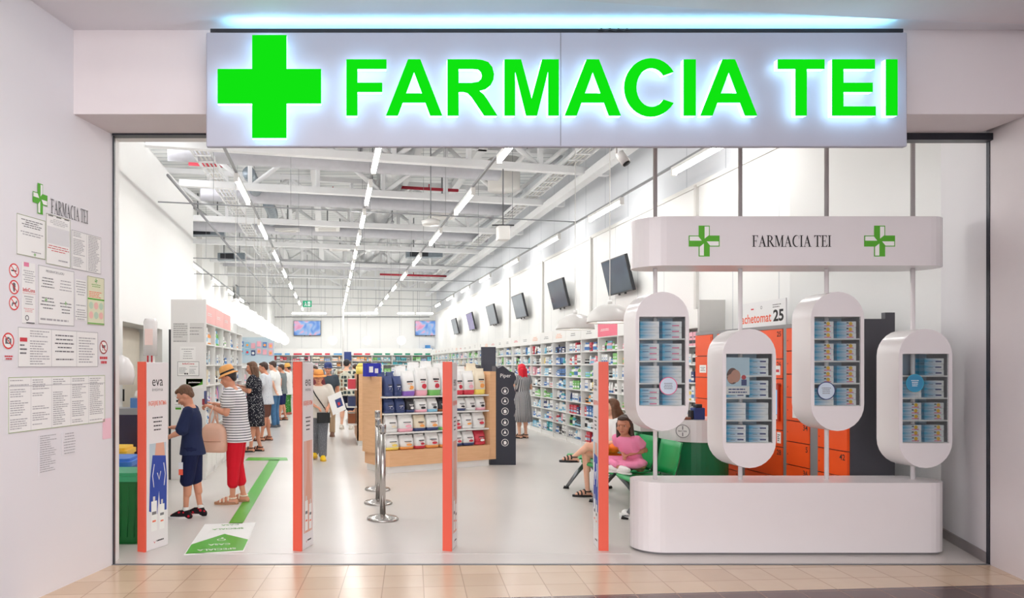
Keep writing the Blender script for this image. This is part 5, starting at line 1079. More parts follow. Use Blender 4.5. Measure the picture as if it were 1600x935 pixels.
# ================================================================ FLOOR MARKINGS
gl = mat('floor_tape_green', (76, 176, 44), .35, var=.05)
def fl(px, py): Y = YF(py); return (XP(px, Y), Y)
A, B_, C_, D_ = fl(357, 819), fl(379, 819), fl(437, 719), fl(421, 719)
m = MB(); m.prism([[A, B_, C_, D_]], 0, .003, gl); m.prism([[fl(383, 720), fl(450, 720), fl(448, 715.5), fl(388, 715.5)]], 0, .003, gl)
solo('floor_tape', m, 'green tape line on the floor behind the shoppers', 'floor tape')
q = [fl(287, 868), fl(381, 862), fl(400, 817), fl(320, 820)]
t = thing('floor_sticker', 'white and green queue sticker on the floor near the entrance', 'floor sticker', (q[0][0], q[0][1], 0))
ux = Vector((q[1][0]-q[0][0], q[1][1]-q[0][1], 0)); uy = Vector((q[3][0]-q[0][0], q[3][1]-q[0][1], 0))
m = MB(); L4 = [(p[0]-q[0][0], p[1]-q[0][1]) for p in q]; m.prism([L4], 0, .003, paper); part('sheet', m, t)
bl = lambda a, b: ((1-a)*(1-b)*L4[0][0]+a*(1-b)*L4[1][0]+a*b*L4[2][0]+(1-a)*b*L4[3][0], (1-a)*(1-b)*L4[0][1]+a*(1-b)*L4[1][1]+a*b*L4[2][1]+(1-a)*b*L4[3][1])
m = MB(); m.poly([bl(.02, .02), bl(.98, .02), bl(.99, .36), bl(.5, .60), bl(.01, .30)], .0036, gl); part('green_field', m, t)
m = MB(); du = (Vector(bl(1, .5))-Vector(bl(0, .5))); dv = (Vector(bl(.5, 1))-Vector(bl(.5, 0))); Wd = du.length; Hd = dv.length
o_ = bl(1, 1); m.M = frame((bl(.93, .0)[0], bl(.93, .0)[1], .0045), (-du.x, -du.y, 0), (-dv.x+.0, -dv.y, 0))
u_ = Vector((-du.x, -du.y, 0)).normalized(); n_ = Vector((0, 0, 1)); v_ = n_.cross(u_)
def ftext(s_, b, h_, mt):
    c = bl(.5, b); m.M = Matrix(((u_.x, v_.x, 0, c[0]), (u_.y, v_.y, 0, c[1]), (0, 0, 1, .0045), (0, 0, 0, 1))); m.text(s_, 0, 0, h_, mt, 0, .01, None, 'c')
for wd_, b_, h_, mt_ in (('CASA', .95, .05, inkgreen), ('SPECIALA', .80, .05, inkgreen), ('CASA', .27, .055, paper), ('SPECIALA', .12, .055, paper)):
    m = MB(); ftext(wd_, b_, h_, mt_); part('sticker_word', m, t)
m = MB()
c = bl(.5, .4); m.M = Matrix.Translation((c[0], c[1], .0045)); m.ring(0, 0, .03, .04, 0, paper, 16); m.rect(-.01, .03, .01, .08, 0, paper); part('sticker_symbol', m, t)
m = MB()
for i in range(6): pass
m.box(XP(300, 6.25), 6.235, 0, XP(985, 6.25), 6.25, .003, mat('clear_tape', (214, 212, 208), .1, var=.05)); solo('clear_floor_tape', m, 'glossy clear tape strip across the floor at the gates', 'floor tape')

# ================================================================ SCREENS
def screen_fn(nt, v, x, y, z, b):
    n = N(nt, 'TexNoise', Scale=1.7, Detail=1.0, Distortion=1.2); nt.links.new(v, n.inputs['Vector'])
    c = mixc(nt, n.outputs['Fac'], (120, 170, 240), (250, 170, 210)); r = nt.nodes.new('ShaderNodeValToRGB')
    for p, cc in ((.0, (70, 40, 90)), (.36, (110, 160, 240)), (.5, (170, 205, 250)), (.58, (250, 190, 220)), (.72, (240, 150, 190)), (.9, (120, 120, 220))):
        e = r.color_ramp.elements.new(p); e.color = (*lin(cc), 1)
    nt.links.new(n.outputs['Fac'], r.inputs[0]); nt.links.new(r.outputs[0], b.inputs['Emission Color']); b.inputs['Emission Strength'].default_value = .85
    b.inputs['Base Color'].default_value = (0, 0, 0, 1); c2 = nt.nodes.new('ShaderNodeRGB'); c2.outputs[0].default_value = (.01, .01, .01, 1); return c2.outputs[0]
scr = pattern('pink_blue_screen_image', screen_fn, .2)
off_scr = mat('screen_off', (72, 84, 98), .12, var=.25, scale=2); off2 = mat('screen_pale', (136, 146, 156), .2, var=.1, scale=2); off3 = mat('screen_violet', (120, 110, 170), .2, var=.15, scale=2)
def tv(M, W, H, sm, label, grp=None):
    t = thing('wall_screen', label, 'screen', M=M, group=grp)
    m = MB(); m.prism([[(-W/2, -H/2), (W/2, -H/2), (W/2, H/2), (-W/2, H/2)]], -.05, 0, dark); part('bezel', m, t)
    m = MB(); m.rect(-W/2+.02, -H/2+.025, W/2-.02, H/2-.02, .002, sm); part('display', m, t)
    m = MB(); m.M = Matrix.Identity(4); m.box(-.2, -.18, -.12, .2, .18, -.05, greymetal); m.box(-.15, -H/2-.03, -.05, -.12, -H/2, -.02, dark); m.box(.12, -H/2-.03, -.05, .15, -H/2, -.02, dark); part('bracket', m, t)
def face_mx(loc, tilt):
    v = Vector((-math.sin(tilt), 0, math.cos(tilt))); return frame(loc, (0, -1, 0), v)
for k, (y, sm, lb) in enumerate(((13.1, off_scr, 'nearest dark screen on the right wall above the white domes'), (16.5, off_scr, 'second screen on the right wall, showing bright reflections'), (19.9, off2, 'third screen on the right wall, pale grey'), (23.3, off2, 'fourth screen on the right wall'), (26.8, off3, 'fifth screen on the right wall, tinted violet'), (30.2, off2, 'farthest screen on the right wall'))):
    tv(face_mx((5.08, y, 3.19), R(13)), 1.1, .64, sm, lb, 'screens along the right wall')
for k, (px, lb) in enumerate(((480, 'left lit screen with a pink and blue picture on the back wall'), (670, 'right lit screen with a pink and blue picture on the back wall'))):
    x, y, z = P(px, 513, 37.3); tv(frame((x, 37.36, z), (1, 0, 0), (0, 0, 1)), 1.38, .76, scr, lb, 'lit screens on the back wall')
tv(frame((-3.98, 31.5, 4.6), (0, 1, 0), (0, 0, 1)), 1.1, .8, off2, 'screen seen edge-on on the far left wall')
t = thing('exit_sign', 'green emergency exit sign hanging near the back of the shop', 'exit sign', P(480, 475, 33))
m = MB(); m.box(-.2, 0, -.14, .2, .06, .14, glow('exit_green', (60, 190, 140), .9)); part('box', m, t)
m = MB(); m.M = frame((0, -.002, 0), (1, 0, 0), (0, 0, 1)); m.rect(.02, -.1, .14, .1, 0, glow('exit_white', (230, 250, 240), 1)); m.disc(-.08, .06, .025, 0, glow('exit_white', (230, 250, 240), 1), 10); m.poly([(-.14, -.1), (-.1, -.02), (-.1, .03), (-.04, .03), (-.04, -.03), (0, -.1), (-.04, -.1), (-.07, -.05), (-.1, -.1)], 0, glow('exit_white', (230, 250, 240), 1)); part('pictogram', m, t)
m = MB(); m.tube([(0, .03, .14), (0, .03, 2.2)], .012, greymetal, 5); part('hanger', m, t)
# ================================================================ PEOPLE
def remesh(mb, name, vox, parent, label=None, smooth=3, M=None):
    me = mb.mesh(name); o = bpy.data.objects.new(name, me); C.objects.link(o)
    r = o.modifiers.new('r', 'REMESH'); r.mode = 'VOXEL'; r.voxel_size = vox; r.use_smooth_shade = True
    if smooth: s_ = o.modifiers.new('s', 'SMOOTH'); s_.factor = .5; s_.iterations = smooth
    me2 = bpy.data.meshes.new_from_object(o.evaluated_get(bpy.context.evaluated_depsgraph_get()))
    for m in mb.mats:
        if m.name not in me2.materials: me2.materials.append(m)
    if len(me2.materials) > 1: pass
    o.modifiers.clear(); o.data = me2; bpy.data.meshes.remove(me); o.name = name; o.parent = parent
    if label: o['label'] = label
    return o
skinA = mat('skin_tan', (214, 150, 120), .5, var=.04); skinB = mat('skin_light', (232, 178, 150), .5, var=.04); skinC = mat('skin_brown', (186, 124, 96), .5, var=.04)
browm = mat('brow', (120, 84, 64), .7, var=0); lipm = mat('lips', (176, 90, 84), .5, var=0); eyew = mat('eye_white', (206, 194, 186), .3, var=0); eyed = mat('eye_dark', (52, 36, 30), .3, var=0)
V3 = Vector
def lerp(a, b, t): return V3(a)+(V3(b)-V3(a))*t
class Fig:
    """local frame: +y forward, +x the figure's right, z up; all fractions of the height H"""
    def __init__(s, name, label, loc, rz, H, skin=skinA, vox=.010, pelvis=(0, 0, .51), lean=0.0, leanx=0.0, build=1.0, pitch=0, yaw=0, kneeR=None, kneeL=None, ankR=None, ankL=None, elR=None, elL=None, wrR=None, wrL=None, toeR=None, toeL=None, child=1.0, hands=1, curl=.5, turn=0.0, group=None):
        s.H = H; s.skin = skin; s.vox = vox; s.b = build; s.child = child; s.pitch = pitch; s.yaw = yaw; s.curl = curl
        s.t = thing(name, label, 'person', loc, rz, group); s.lean = lean; s.leanx = leanx
        p = V3(pelvis); s.pel = p
        df = lambda a, d: V3(a) if a is not None else V3(d)
        s.hipR = p+V3((.052, 0, -.01)); s.hipL = p+V3((-.052, 0, -.01))
        s.kR = df(kneeR, (.055, .012, .285)); s.kL = df(kneeL, (-.055, .012, .285)); s.aR = df(ankR, (.055, -.01, .045)); s.aL = df(ankL, (-.055, -.01, .045))
        s.toR = df(toeR, s.aR+V3((.01, .095, -.03))); s.toL = df(toeL, s.aL+V3((-.01, .095, -.03)))
        s.TL = .30; sc = s.ctr(.96); ct, st_ = math.cos(turn), math.sin(turn)
        s.sR = sc+V3((.103*ct*build**.5, .103*st_, 0)); s.sL = sc-V3((.103*ct*build**.5, .103*st_, 0))
        s.eR = df(elR, s.sR+V3((.03, -.01, -.17))); s.eL = df(elL, s.sL+V3((-.03, -.01, -.17)))
        s.wR = df(wrR, s.eR+V3((.0, .03, -.145))); s.wL = df(wrL, s.eL+V3((.0, .03, -.145)))
        s.nk = s.ctr(1.10)
        s.hc = s.nk+V3((0, .012+.045*math.sin(R(pitch)), .062*s.child*math.cos(R(pitch)*.6)+.012))
        s.hR = Matrix.Rotation(R(yaw), 3, 'Z') @ Matrix.Rotation(R(-pitch), 3, 'X')
    def ctr(s, q): return s.pel+V3((s.leanx*q, s.lean*q, s.TL*q*math.sqrt(max(.2, 1-(s.lean/.3)**2*.8))))
    def W(s, p): return tuple(V3(p)*s.H)
    def tors(s, m, mt, q0, q1, off=0.0, bulge=0.0):
        prof = [(-.16, .055, .05), (-.08, .088, .068), (.05, .098, .074), (.2, .09, .068), (.38, .082, .062), (.6, .092, .068), (.78, .102, .068), (.92, .104, .058), (1.0, .080, .045), (1.06, .042, .036), (1.12, .034, .034)]
        pr = []; n = 9
        def at(q):
            for a, b in zip(prof, prof[1:]):
                if a[0] <= q <= b[0]: f = (q-a[0])/(b[0]-a[0]); return (a[1]+(b[1]-a[1])*f, a[2]+(b[2]-a[2])*f)
            return prof[-1][1:]
        k = 12
        for i in range(k+1):
            q = q0+(q1-q0)*i/k; rx, ry = at(q); c = s.ctr(q); bb = s.b if q < .95 else 1
            pr.append((c.x*s.H, c.y*s.H, c.z*s.H, (rx*bb+off)*s.H, (ry*bb**1.3+off)*s.H))
        m.eloft(pr, mt)
    def cap(s, m, mt, a, b, r0, r1, off=0.0): m.caps(s.W(a), s.W(b), (r0+off)*s.H, (r1+off)*s.H, mt)
    def hand(s, m, w, e, side):
        d = (V3(w)-V3(e)).normalized(); H = s.H; sz = .062*H/.062*.001
        L = .108*H*(.9 if s.child > 1.05 else 1); W0 = V3(w)*H
        up = V3((0, 0, 1)) if abs(d.z) < .8 else V3((0, 1, 0))
        lat = d.cross(up).normalized(); nrm = lat.cross(d).normalized()       # palm faces -nrm
        palm = L*.46; rot = Matrix((lat, d, nrm)).transposed()
        m.ell(W0+d*palm*.55, (L*.2, palm*.62, L*.085), s.skin, rot, 12, 7)
        for i, ln in enumerate((.46, .54, .50, .38)):
            off = (i-1.5)*L*.105; b0 = W0+d*palm*.95+lat*off; fl = L*ln; c = s.curl
            p1 = b0+(d*math.cos(c*.6)-nrm*math.sin(c*.6))*fl*.42; p2 = p1+(d*math.cos(c*1.6)-nrm*math.sin(c*1.6))*fl*.33; p3 = p2+(d*math.cos(c*2.4)-nrm*math.sin(c*2.4))*fl*.25
            r = L*.043; m.caps(b0-d*r, p1, r, r*.95, s.skin, 8); m.caps(p1, p2, r*.95, r*.88, s.skin, 8); m.caps(p2, p3, r*.88, r*.75, s.skin, 8)
        b0 = W0+d*palm*.3-lat*side*L*.16; p1 = b0+(d*.7-lat*side*.6-nrm*.25).normalized()*L*.24; p2 = p1+(d*.95-lat*side*.1-nrm*.3).normalized()*L*.19
        m.caps(b0, p1, L*.06, L*.05, s.skin, 8); m.caps(p1, p2, L*.05, L*.04, s.skin, 8)
    def foot(s, m, mt, a, to, off=0.0, sole=False):
        H = s.H; a = V3(a); to = V3(to); d = to-a; heel = a-V3((d.x, d.y, 0)).normalized()*.022; 
        if d.z > -.2: heel.z = a.z-.028
        r = .022+off
        m.caps(tuple(V3(heel)*H), tuple(lerp(a, to, .55)*H+V3((0, 0, -.006*H))), (r+.001)*H, (r+.003)*H, mt); m.caps(tuple(lerp(a, to, .5)*H), tuple(to*H), (r+.004)*H, (.014+off)*H, mt); m.caps(tuple(a*H), tuple(lerp(a, to, .6)*H), (.024+off)*H, (.016+off)*H, mt)
    def head(s, m):
        H = s.H; c = s.hc; k = s.child; rot = s.hR; q = lambda v: tuple((c+rot @ V3(v)*k)*H); S_ = lambda r: tuple(x*H*k for x in r); sk = s.skin
        m.ell(q((0, -.004, .008)), S_((.045, .056, .056)), sk, rot); m.ell(q((0, .014, -.028)), S_((.034, .040, .040)), sk, rot); m.ell(q((0, .040, -.052)), S_((.016, .014, .014)), sk, rot, 10, 7)
        m.caps(q((0, .050, .006)), q((0, .064, -.016)), .006*H*k, .009*H*k, sk, 8); m.ell(q((0, .046, .018)), S_((.034, .012, .008)), sk, rot, 10, 7)
        for x in (-1, 1): m.ell(q((x*.046, -.004, -.008)), S_((.006, .012, .018)), sk, rot, 10, 7); m.ell(q((x*.026, .034, -.018)), S_((.015, .016, .015)), sk, rot, 10, 7)
        m.ell(q((0, .053, -.034)), S_((.014, .007, .007)), sk, rot, 10, 7)
    def body(s, legs=True):
        m = MB(); H = s.H; sk = s.skin
        s.tors(m, sk, -.16, 1.12)
        s.cap(m, sk, s.ctr(.95), s.nk+V3((0, .01, .03)), .036, .030)
        s.head(m)
        for sh, e, w_, sd in ((s.sR, s.eR, s.wR, 1), (s.sL, s.eL, s.wL, -1)):
            s.cap(m, sk, sh, e, .030*s.b, .024); s.cap(m, sk, lerp(sh, e, .98), w_, .0245, .0155); s.cap(m, sk, lerp(e, w_, .25), lerp(e, w_, .5), .026, .021)
            s.cap(m, sk, s.ctr(.9), sh, .04, .031); s.hand(m, w_, e, sd)
        for hp, k, a, to in ((s.hipR, s.kR, s.aR, s.toR), (s.hipL, s.kL, s.aL, s.toL)):
            s.cap(m, sk, hp, k, .052*s.b, .033*s.b**.5); s.cap(m, sk, k, a, .031*s.b**.5, .019); s.cap(m, sk, lerp(k, a, .18)+V3((0, -.008, 0)), lerp(k, a, .42)+V3((0, -.008, 0)), .034*s.b**.5, .030*s.b**.5)
            s.foot(m, sk, a, to)
        remesh(m, 'body', s.vox, s.t, smooth=2 if s.vox > .0075 else 1)
        # eyes and mouth
        m = MB(); c = s.hc; k = s.child; q = lambda v: tuple((c+s.hR @ V3(v)*k)*H)
        for x in (-.019, .019):
            m.ell(q((x, .0445, .004)), (.0075*H*k, .0045*H*k, .0033*H*k), eyew, s.hR, 10, 7); m.ell(q((x, .0495, .004)), (.0038*H*k, .003*H*k, .0036*H*k), eyed, s.hR, 8, 5)
            m.caps(q((x-.011, .050, .0165)), q((x+.011, .050, .0165)), .0013*H*k, .0013*H*k, browm, 6)
        m.ell(q((0, .0565, -.035)), (.013*H*k, .005*H*k, .004*H*k), lipm, s.hR, 10, 5)
        part('face_features', m, s.t); return s
    def hair(s, mt, long=0.0, kind='short', label=None, parts=()):
        m = MB(); H = s.H; c = s.hc; k = s.child; q = lambda v: tuple((c+s.hR @ V3(v)*k)*H)
        m.ell(q((0, -.014, .017)), tuple(x*H*k for x in (.049, .054, .053)), mt, s.hR); m.ell(q((0, .018, .050)), tuple(x*H*k for x in (.037, .030, .016)), mt, s.hR)
        if kind == 'short': m.ell(q((0, -.034, -.010)), tuple(x*H*k for x in (.040, .024, .034)), mt, s.hR)
        else:
            for x in (-1, 1): m.caps(q((x*.042, -.008, .0)), q((x*.046, -.012, -.05-long*.4)), .018*H*k, .018*H*k, mt)
            m.ell(q((0, -.038, -.03)), tuple(x*H*k for x in (.045, .030, .055)), mt, s.hR)
            b = c+s.hR @ V3((0, -.045, -.02))*k
            if long:
                if kind == 'pony': m.caps(tuple((b+V3((0, -.005, .02)))*H), tuple((b+V3((0, -.035, -.04)))*H), .02*H, .02*H, mt); m.caps(tuple((b+V3((0, -.035, -.04)))*H), tuple((b+V3((0, -.03, -.05-long)))*H), .021*H, .008*H, mt)
                else:
                    for x in (-.028, 0, .028): m.caps(tuple((b+V3((x, .0, 0)))*H), tuple((b+V3((x*1.2, -.012-s.lean*.1, -.03-long)))*H), .026*H, .017*H, mt)
        for f in parts: f(m, q, H, k, mt)
        remesh(m, 'hair', s.vox, s.t, label, 2)
    def hat(s, mt, band, brim=.085, label='straw hat'):
        H = s.H; k = s.child; m = MB(); M = Matrix.Translation(s.hc*H) @ s.hR.to_4x4(); m.M = M
        r = .055*H*k; m.lathe([(.001, .087*H*k), (r*.55, .09*H*k), (r*.86, .082*H*k), (r*.98, .055*H*k), (r*1.02, .032*H*k), (brim*H*k*.8, .024*H*k), (brim*H*k, .016*H*k), (brim*H*k, .013*H*k), (r*.98, .026*H*k), (r*.9, .05*H*k)], mt, (0, -.006*H, .002*H), 28, False)
        o = part('hat', m, s.t, label)
        m = MB(); m.M = M; m.lathe([(r*1.035, .030*H*k), (r*1.03, .044*H*k)], band, (0, -.006*H, .002*H), 28, False); part('hat_band', m, o)
    def shirt(s, mt, q0=-.05, sleeve=.55, off=.009, flare=0.0, label='shirt', name='shirt', collar=1.04, soff=0.0, vox=None, split=False):
        m = MB(); s.tors(m, mt, q0, collar, off)
        if flare: c = s.ctr(q0); m.eloft([(c.x*s.H, c.y*s.H, (c.z-.002)*s.H, (.1*s.b+off+flare)*s.H, (.075*s.b+off+flare)*s.H), tuple([*(s.ctr(.35)*s.H), (.082*s.b+off)*s.H, (.062*s.b+off)*s.H])], mt)
        for sh, e, w_ in ((s.sR, s.eR, s.wR), (s.sL, s.eL, s.wL)):
            s.cap(m, mt, s.ctr(.9), sh, .045, .034, off*.6)
            if sleeve > 0: s.cap(m, mt, sh, lerp(sh, e, min(1, sleeve)), .031*s.b, .030+soff, off)
            if sleeve > 1: s.cap(m, mt, e, lerp(e, w_, sleeve-1), .026, .022, off)
        remesh(m, name, vox or s.vox*1.15, s.t, label, 2)
    def pants(s, mt, ln=1.5, off=.008, label='trousers', name='trousers', top=.12, loose=.0):
        m = MB(); s.tors(m, mt, -.16, top, off)
        for hp, k, a in ((s.hipR, s.kR, s.aR), (s.hipL, s.kL, s.aL)):
            if ln >= 1: s.cap(m, mt, hp, k, .053*s.b, .037*s.b**.5, off+loose*.5); (ln > 1) and s.cap(m, mt, k, lerp(k, a, ln-1), .035*s.b**.5, .029, off+loose)
            else: s.cap(m, mt, hp, lerp(hp, k, ln), .053*s.b, .043, off+loose)
        remesh(m, name, s.vox*1.15, s.t, label, 2)
    def skirt(s, mt, z1, r1, off=.012, label='skirt', name='skirt', q=.35, ctr=(0, 0)):
        m = MB(); H = s.H; c = s.ctr(q); c0 = s.ctr(0); n = 40; rings = []
        for z, rx, ry, cx, cy, wv in ((c.z, .083*s.b+off, .064*s.b+off, c.x, c.y, 0), (c0.z+.02, .1*s.b+off, .078*s.b+off, c0.x, c0.y, 0), (c0.z-.08, .105*s.b+off, .085*s.b+off, c0.x, c0.y, .003), ((c0.z-.08+z1)/2, (.105+r1)/2+off, (.085+r1*.85)/2+off, ctr[0]*.5, ctr[1]*.5, .006), (z1, r1+off, r1*.85+off, ctr[0], ctr[1], .009)):
            rings.append([((cx+(rx+wv*math.sin(a*9))*math.cos(a))*H, (cy+(ry+wv*math.sin(a*9))*math.sin(a))*H, z*H) for a in [2*PI*i/n for i in range(n)]])
        m.loft(rings, mt); part(name, m, s.t, label)
    def shoes(s, mt, sole=None, label='shoe', kind='shoe', sock=None):
        H = s.H
        for a, to in ((s.aR, s.toR), (s.aL, s.toL)):
            if kind == 'shoe': m = MB(); s.foot(m, mt, a, to, .007); o = remesh(m, 'shoe', .008, s.t, label, 1)
            else:
                m = MB(); d = (to-a); pr = V3((-d.y, d.x, 0)).normalized()
                for q_, rr_ in ((.3, .025), (.62, .024), (.9, .02)):
                    c = lerp(a, to, q_)+V3((0, 0, -.004)); m.tube([tuple((c+pr*math.cos(an)*rr_*1.15+V3((0, 0, math.sin(an)*rr_*1.1-.002)))*H) for an in [R(-10+200*i/8) for i in range(9)]], .006*H, mt, 6)
                m.tube([tuple((a+V3((0, 0, -.0))+pr*math.cos(an)*.028+V3((d.x, d.y, 0)).normalized()*math.sin(an)*.028)*H) for an in [2*PI*i/12 for i in range(13)]], .005*H, mt, 6)
                o = part('shoe', m, s.t, label)
            m = MB(); d2 = V3((to.x-a.x, to.y-a.y, 0)); L_ = d2.length
            if L_ > .03 and d.z if False else L_ > .03:
                ang = math.atan2(d2.y, d2.x); z0 = (min(a.z, 1)-.045)*H
                base = V3((a.x, a.y, 0)).lerp(V3((to.x, to.y, 0)), .45)*H; hl = (L_*.5+.040)*H
                m.M = Matrix.Translation((base.x, base.y, z0)) @ Matrix.Rotation(ang, 4, 'Z'); m.prism([[(hl*math.cos(t_), (.036 if math.cos(t_) > 0 else .032)*H*math.sin(t_)) for t_ in [2*PI*i/20 for i in range(20)]]], 0, .017*H, sole or mt); part('sole', m, o)
            if sock:
                m = MB(); m.lathe([(.024*H, -.01*H), (.024*H, .035*H), (.022*H, .04*H)], sock, tuple(a*H), 12, False); part('sock', m, s.t)
def cloth(name, rgb): return mat(name, rgb, .85, var=.08, scale=9, spec=.2)
def stripes(name, c1, c2, f, th=.3, axis='z'):
    def fn(nt, v, x, y, z, b):
        s_ = {'z': z, 'x': x, 'y': y}[axis]; fr = math_n(nt, 'FRACT', math_n(nt, 'MULTIPLY', s_, f)); return mixc(nt, math_n(nt, 'LESS_THAN', fr, th), c1, c2)
    return pattern(name, fn, .85, .2)
def vstripes(name, c1, c2, n, th=.4):
    def fn(nt, v, x, y, z, b):
        a = math_n(nt, 'ARCTAN2', y, x); fr = math_n(nt, 'FRACT', math_n(nt, 'MULTIPLY', a, n/6.2832)); return mixc(nt, math_n(nt, 'LESS_THAN', fr, th), c1, c2)
    return pattern(name, fn, .85, .2)
def dots(name, c1, c2, sc_, r_):
    def fn(nt, v, x, y, z, b):
        vo = nt.nodes.new('ShaderNodeTexVoronoi'); vo.inputs['Scale'].default_value = sc_; nt.links.new(v, vo.inputs['Vector']); return mixc(nt, math_n(nt, 'LESS_THAN', vo.outputs['Distance'], r_), c1, c2)
    return pattern(name, fn, .85, .2)
def patches(name, c1, cs, sc_, r_):
    def fn(nt, v, x, y, z, b):
        vo = nt.nodes.new('ShaderNodeTexVoronoi'); vo.distance = 'CHEBYCHEV'; vo.inputs['Scale'].default_value = sc_; vo.inputs['Randomness'].default_value = .25; nt.links.new(v, vo.inputs['Vector'])
        wn = mixc(nt, math_n(nt, 'GREATER_THAN', vo.outputs['Color'], .5), cs[0], cs[1]); return mixc(nt, math_n(nt, 'LESS_THAN', vo.outputs['Distance'], r_), c1, wn)
    return pattern(name, fn, .85, .2)
hair_d = mat('hair_dark_brown', (62, 42, 34), .55, var=.25, scale=40, bump=.5); hair_b = mat('hair_brown', (104, 72, 50), .6, var=.3, scale=50, bump=.6); hair_g = mat('hair_fair', (176, 140, 104), .55, var=.2, scale=40); hair_k = mat('hair_black', (34, 28, 30), .5, var=.2, scale=40); hair_r = mat('hair_bright_red', (220, 20, 44), .5, var=.15, scale=40); hair_gr = mat('hair_grey', (130, 120, 112), .6, var=.2, scale=40)
straw = mat('straw', (222, 160, 92), .8, var=.12, scale=30); straw_y = mat('straw_yellow', (236, 180, 90), .8, var=.12, scale=30)

# --- boy in navy, head bowed, reaching forward (faces left)
Y = YF(808); f = Fig('person', 'boy in a navy shirt and shorts with red sneakers, reaching forward by the first gate', (XP(301, Y), Y, 0), R(88), 1.40, skinA, .0075, lean=.015, pitch=38, child=1.13,
    elR=(.125, .06, .66), elL=(-.125, .055, .655), wrR=(.10, .185, .665), wrL=(-.09, .175, .60), ankR=(.05, -.05, .045), ankL=(-.055, .04, .045), kneeR=(.052, -.01, .285), kneeL=(-.055, .03, .285), curl=.7)
f.body(); f.hair(hair_b, kind='short', label='short brown hair')
nv = cloth('cloth_navy', (38, 46, 78)); f.shirt(nv, -.12, .85, .012, .012, 'loose navy T-shirt', soff=.012); f.pants(cloth('cloth_dark_navy', (26, 32, 66)), 1.0, .012, 'knee length navy shorts', 'shorts', loose=.012)
f.shoes(dots('sneaker_black_red', (34, 28, 32), (196, 30, 48), 22, .3), mat('sole_white', (226, 220, 216), .5), 'red and black sneaker', sock=mat('sock_white', (232, 228, 224), .8))
m = MB(); a_ = f.W(V3((-.125, .045, .40))); m.M = frame((-.102*f.H, .065*f.H, .33*f.H), (0, -1, 0), (0, 0, 1)); m.box(-.022, .0, -.012, .022, .06, .004, mat('patch_coral', (240, 96, 70), .7)); m.box(-.022, .06, -.012, .022, .13, .004, mat('patch_white', (228, 228, 232), .7)); part('shorts_patch', m, f.t, 'white and coral patch on the shorts')
# --- woman in straw hat, striped top, red trousers
Y = YF(786); f = Fig('person', 'woman in a straw hat, striped top and red cropped trousers holding a phone', (XP(370, Y), Y, 0), R(85), 1.60, skinA, .0085, lean=.03, pitch=22, build=1.18,
    elR=(.15, .04, .665), elL=(-.145, .045, .66), wrR=(.06, .185, .715), wrL=(-.07, .175, .70), ankR=(.055, -.04, .045), ankL=(-.055, .02, .045), curl=1.0)
f.body(); f.hair(hair_k, kind='short', label='short black hair'); f.hat(straw, black, .078, 'tan straw hat with a black band')
f.shirt(stripes('cloth_fine_stripes', (232, 230, 230), (66, 64, 74), 34, .3), -.2, .45, .013, .008, 'white top with thin dark stripes', soff=.01); f.pants(cloth('cloth_red', (214, 30, 48)), 1.55, .009, 'red cropped trousers', loose=.006)
f.shoes(mat('sandal_cream', (238, 226, 206), .6), mat('sole_tan', (170, 124, 92), .6), 'cream strappy sandal', 'sandal')
hatwoman = f
wp = f.t.matrix_basis if False else (Matrix.Translation(f.t.location) @ Matrix.Rotation(R(85), 4, 'Z'))
def at_fig(fg, p): return Matrix.Translation(fg.t.location) @ Matrix.Rotation(fg.t.rotation_euler.z, 4, 'Z') @ V3([c*fg.H for c in p])
t = thing('phone', 'dark blue phone case and red wallet held by the woman in the striped top', 'phone', at_fig(f, (.0, .225, .72)), R(85))
m = MB(); m.box(-.07, -.005, 0, .02, .01, .15, mat('phone_case_blue', (50, 70, 130), .4)); part('case', m, t, bev=.004); m = MB(); m.box(-.12, .0, -.01, .05, .02, .06, mat('wallet_red', (150, 40, 60), .5)); part('wallet', m, t, bev=.004)
# beige backpack hanging from her forearm
bk = at_fig(f, (-.115, .14, .38)); t = thing('backpack', 'beige leather backpack hanging from the arm of the woman in the straw hat', 'backpack', bk, R(85-8))
pk = mat('leather_beige', (222, 176, 152), .45, var=.05); m = MB(); w_, d_ = .155, .075
rings = []
for z, sx_, sy_ in ((-.0, .86, .7), (.015, .97, .95), (.08, 1, 1), (.2, .96, .95), (.27, .86, .85), (.315, .62, .62), (.33, .3, .3)):
    rings.append([(sy_*d_*math.copysign(abs(math.cos(a))**.6, math.cos(a)), sx_*w_*math.copysign(abs(math.sin(a))**.6, math.sin(a)), z) for a in [2*PI*i/24 for i in range(24)]])
m.loft(rings, pk); part('bag', m, t)
m = MB(); rings = []
for z, sx_ in ((.0, .8), (.02, .95), (.09, .95), (.12, .8)):
    rings.append([(-.055-.035*max(0, math.cos(a)) if False else (-.04-.055*sx_*abs(math.cos(a)) if math.cos(a) < 0 else -.04+.0*a), sx_*w_*.95*math.sin(a), z) for a in [2*PI*i/24 for i in range(24)]])
rings = [[(-.05+.05*(math.cos(a)), sx_*w_*.95*math.sin(a), z) for a in [2*PI*i/24 for i in range(24)]] for z, sx_ in ((.01, .8), (.025, .95), (.11, .97), (.13, .85))]
m.loft(rings, pk); m.tube([(-.1, .12*math.cos(a), .13) for a in (0, PI/2, PI)], .004, mat('zip_tan', (170, 120, 96), .5), 5); part('front_pocket', m, t)
for yy in (-.05, .06):
    m = MB(); m.tube([(.0, yy, .31), (.0, yy*.8, .42), (.02, yy*.2, .53), (.03, -yy*.3, .50), (.03, yy*.2, .38), (.04, yy*.8, .30)], .010, pk, 8); part('strap', m, t)
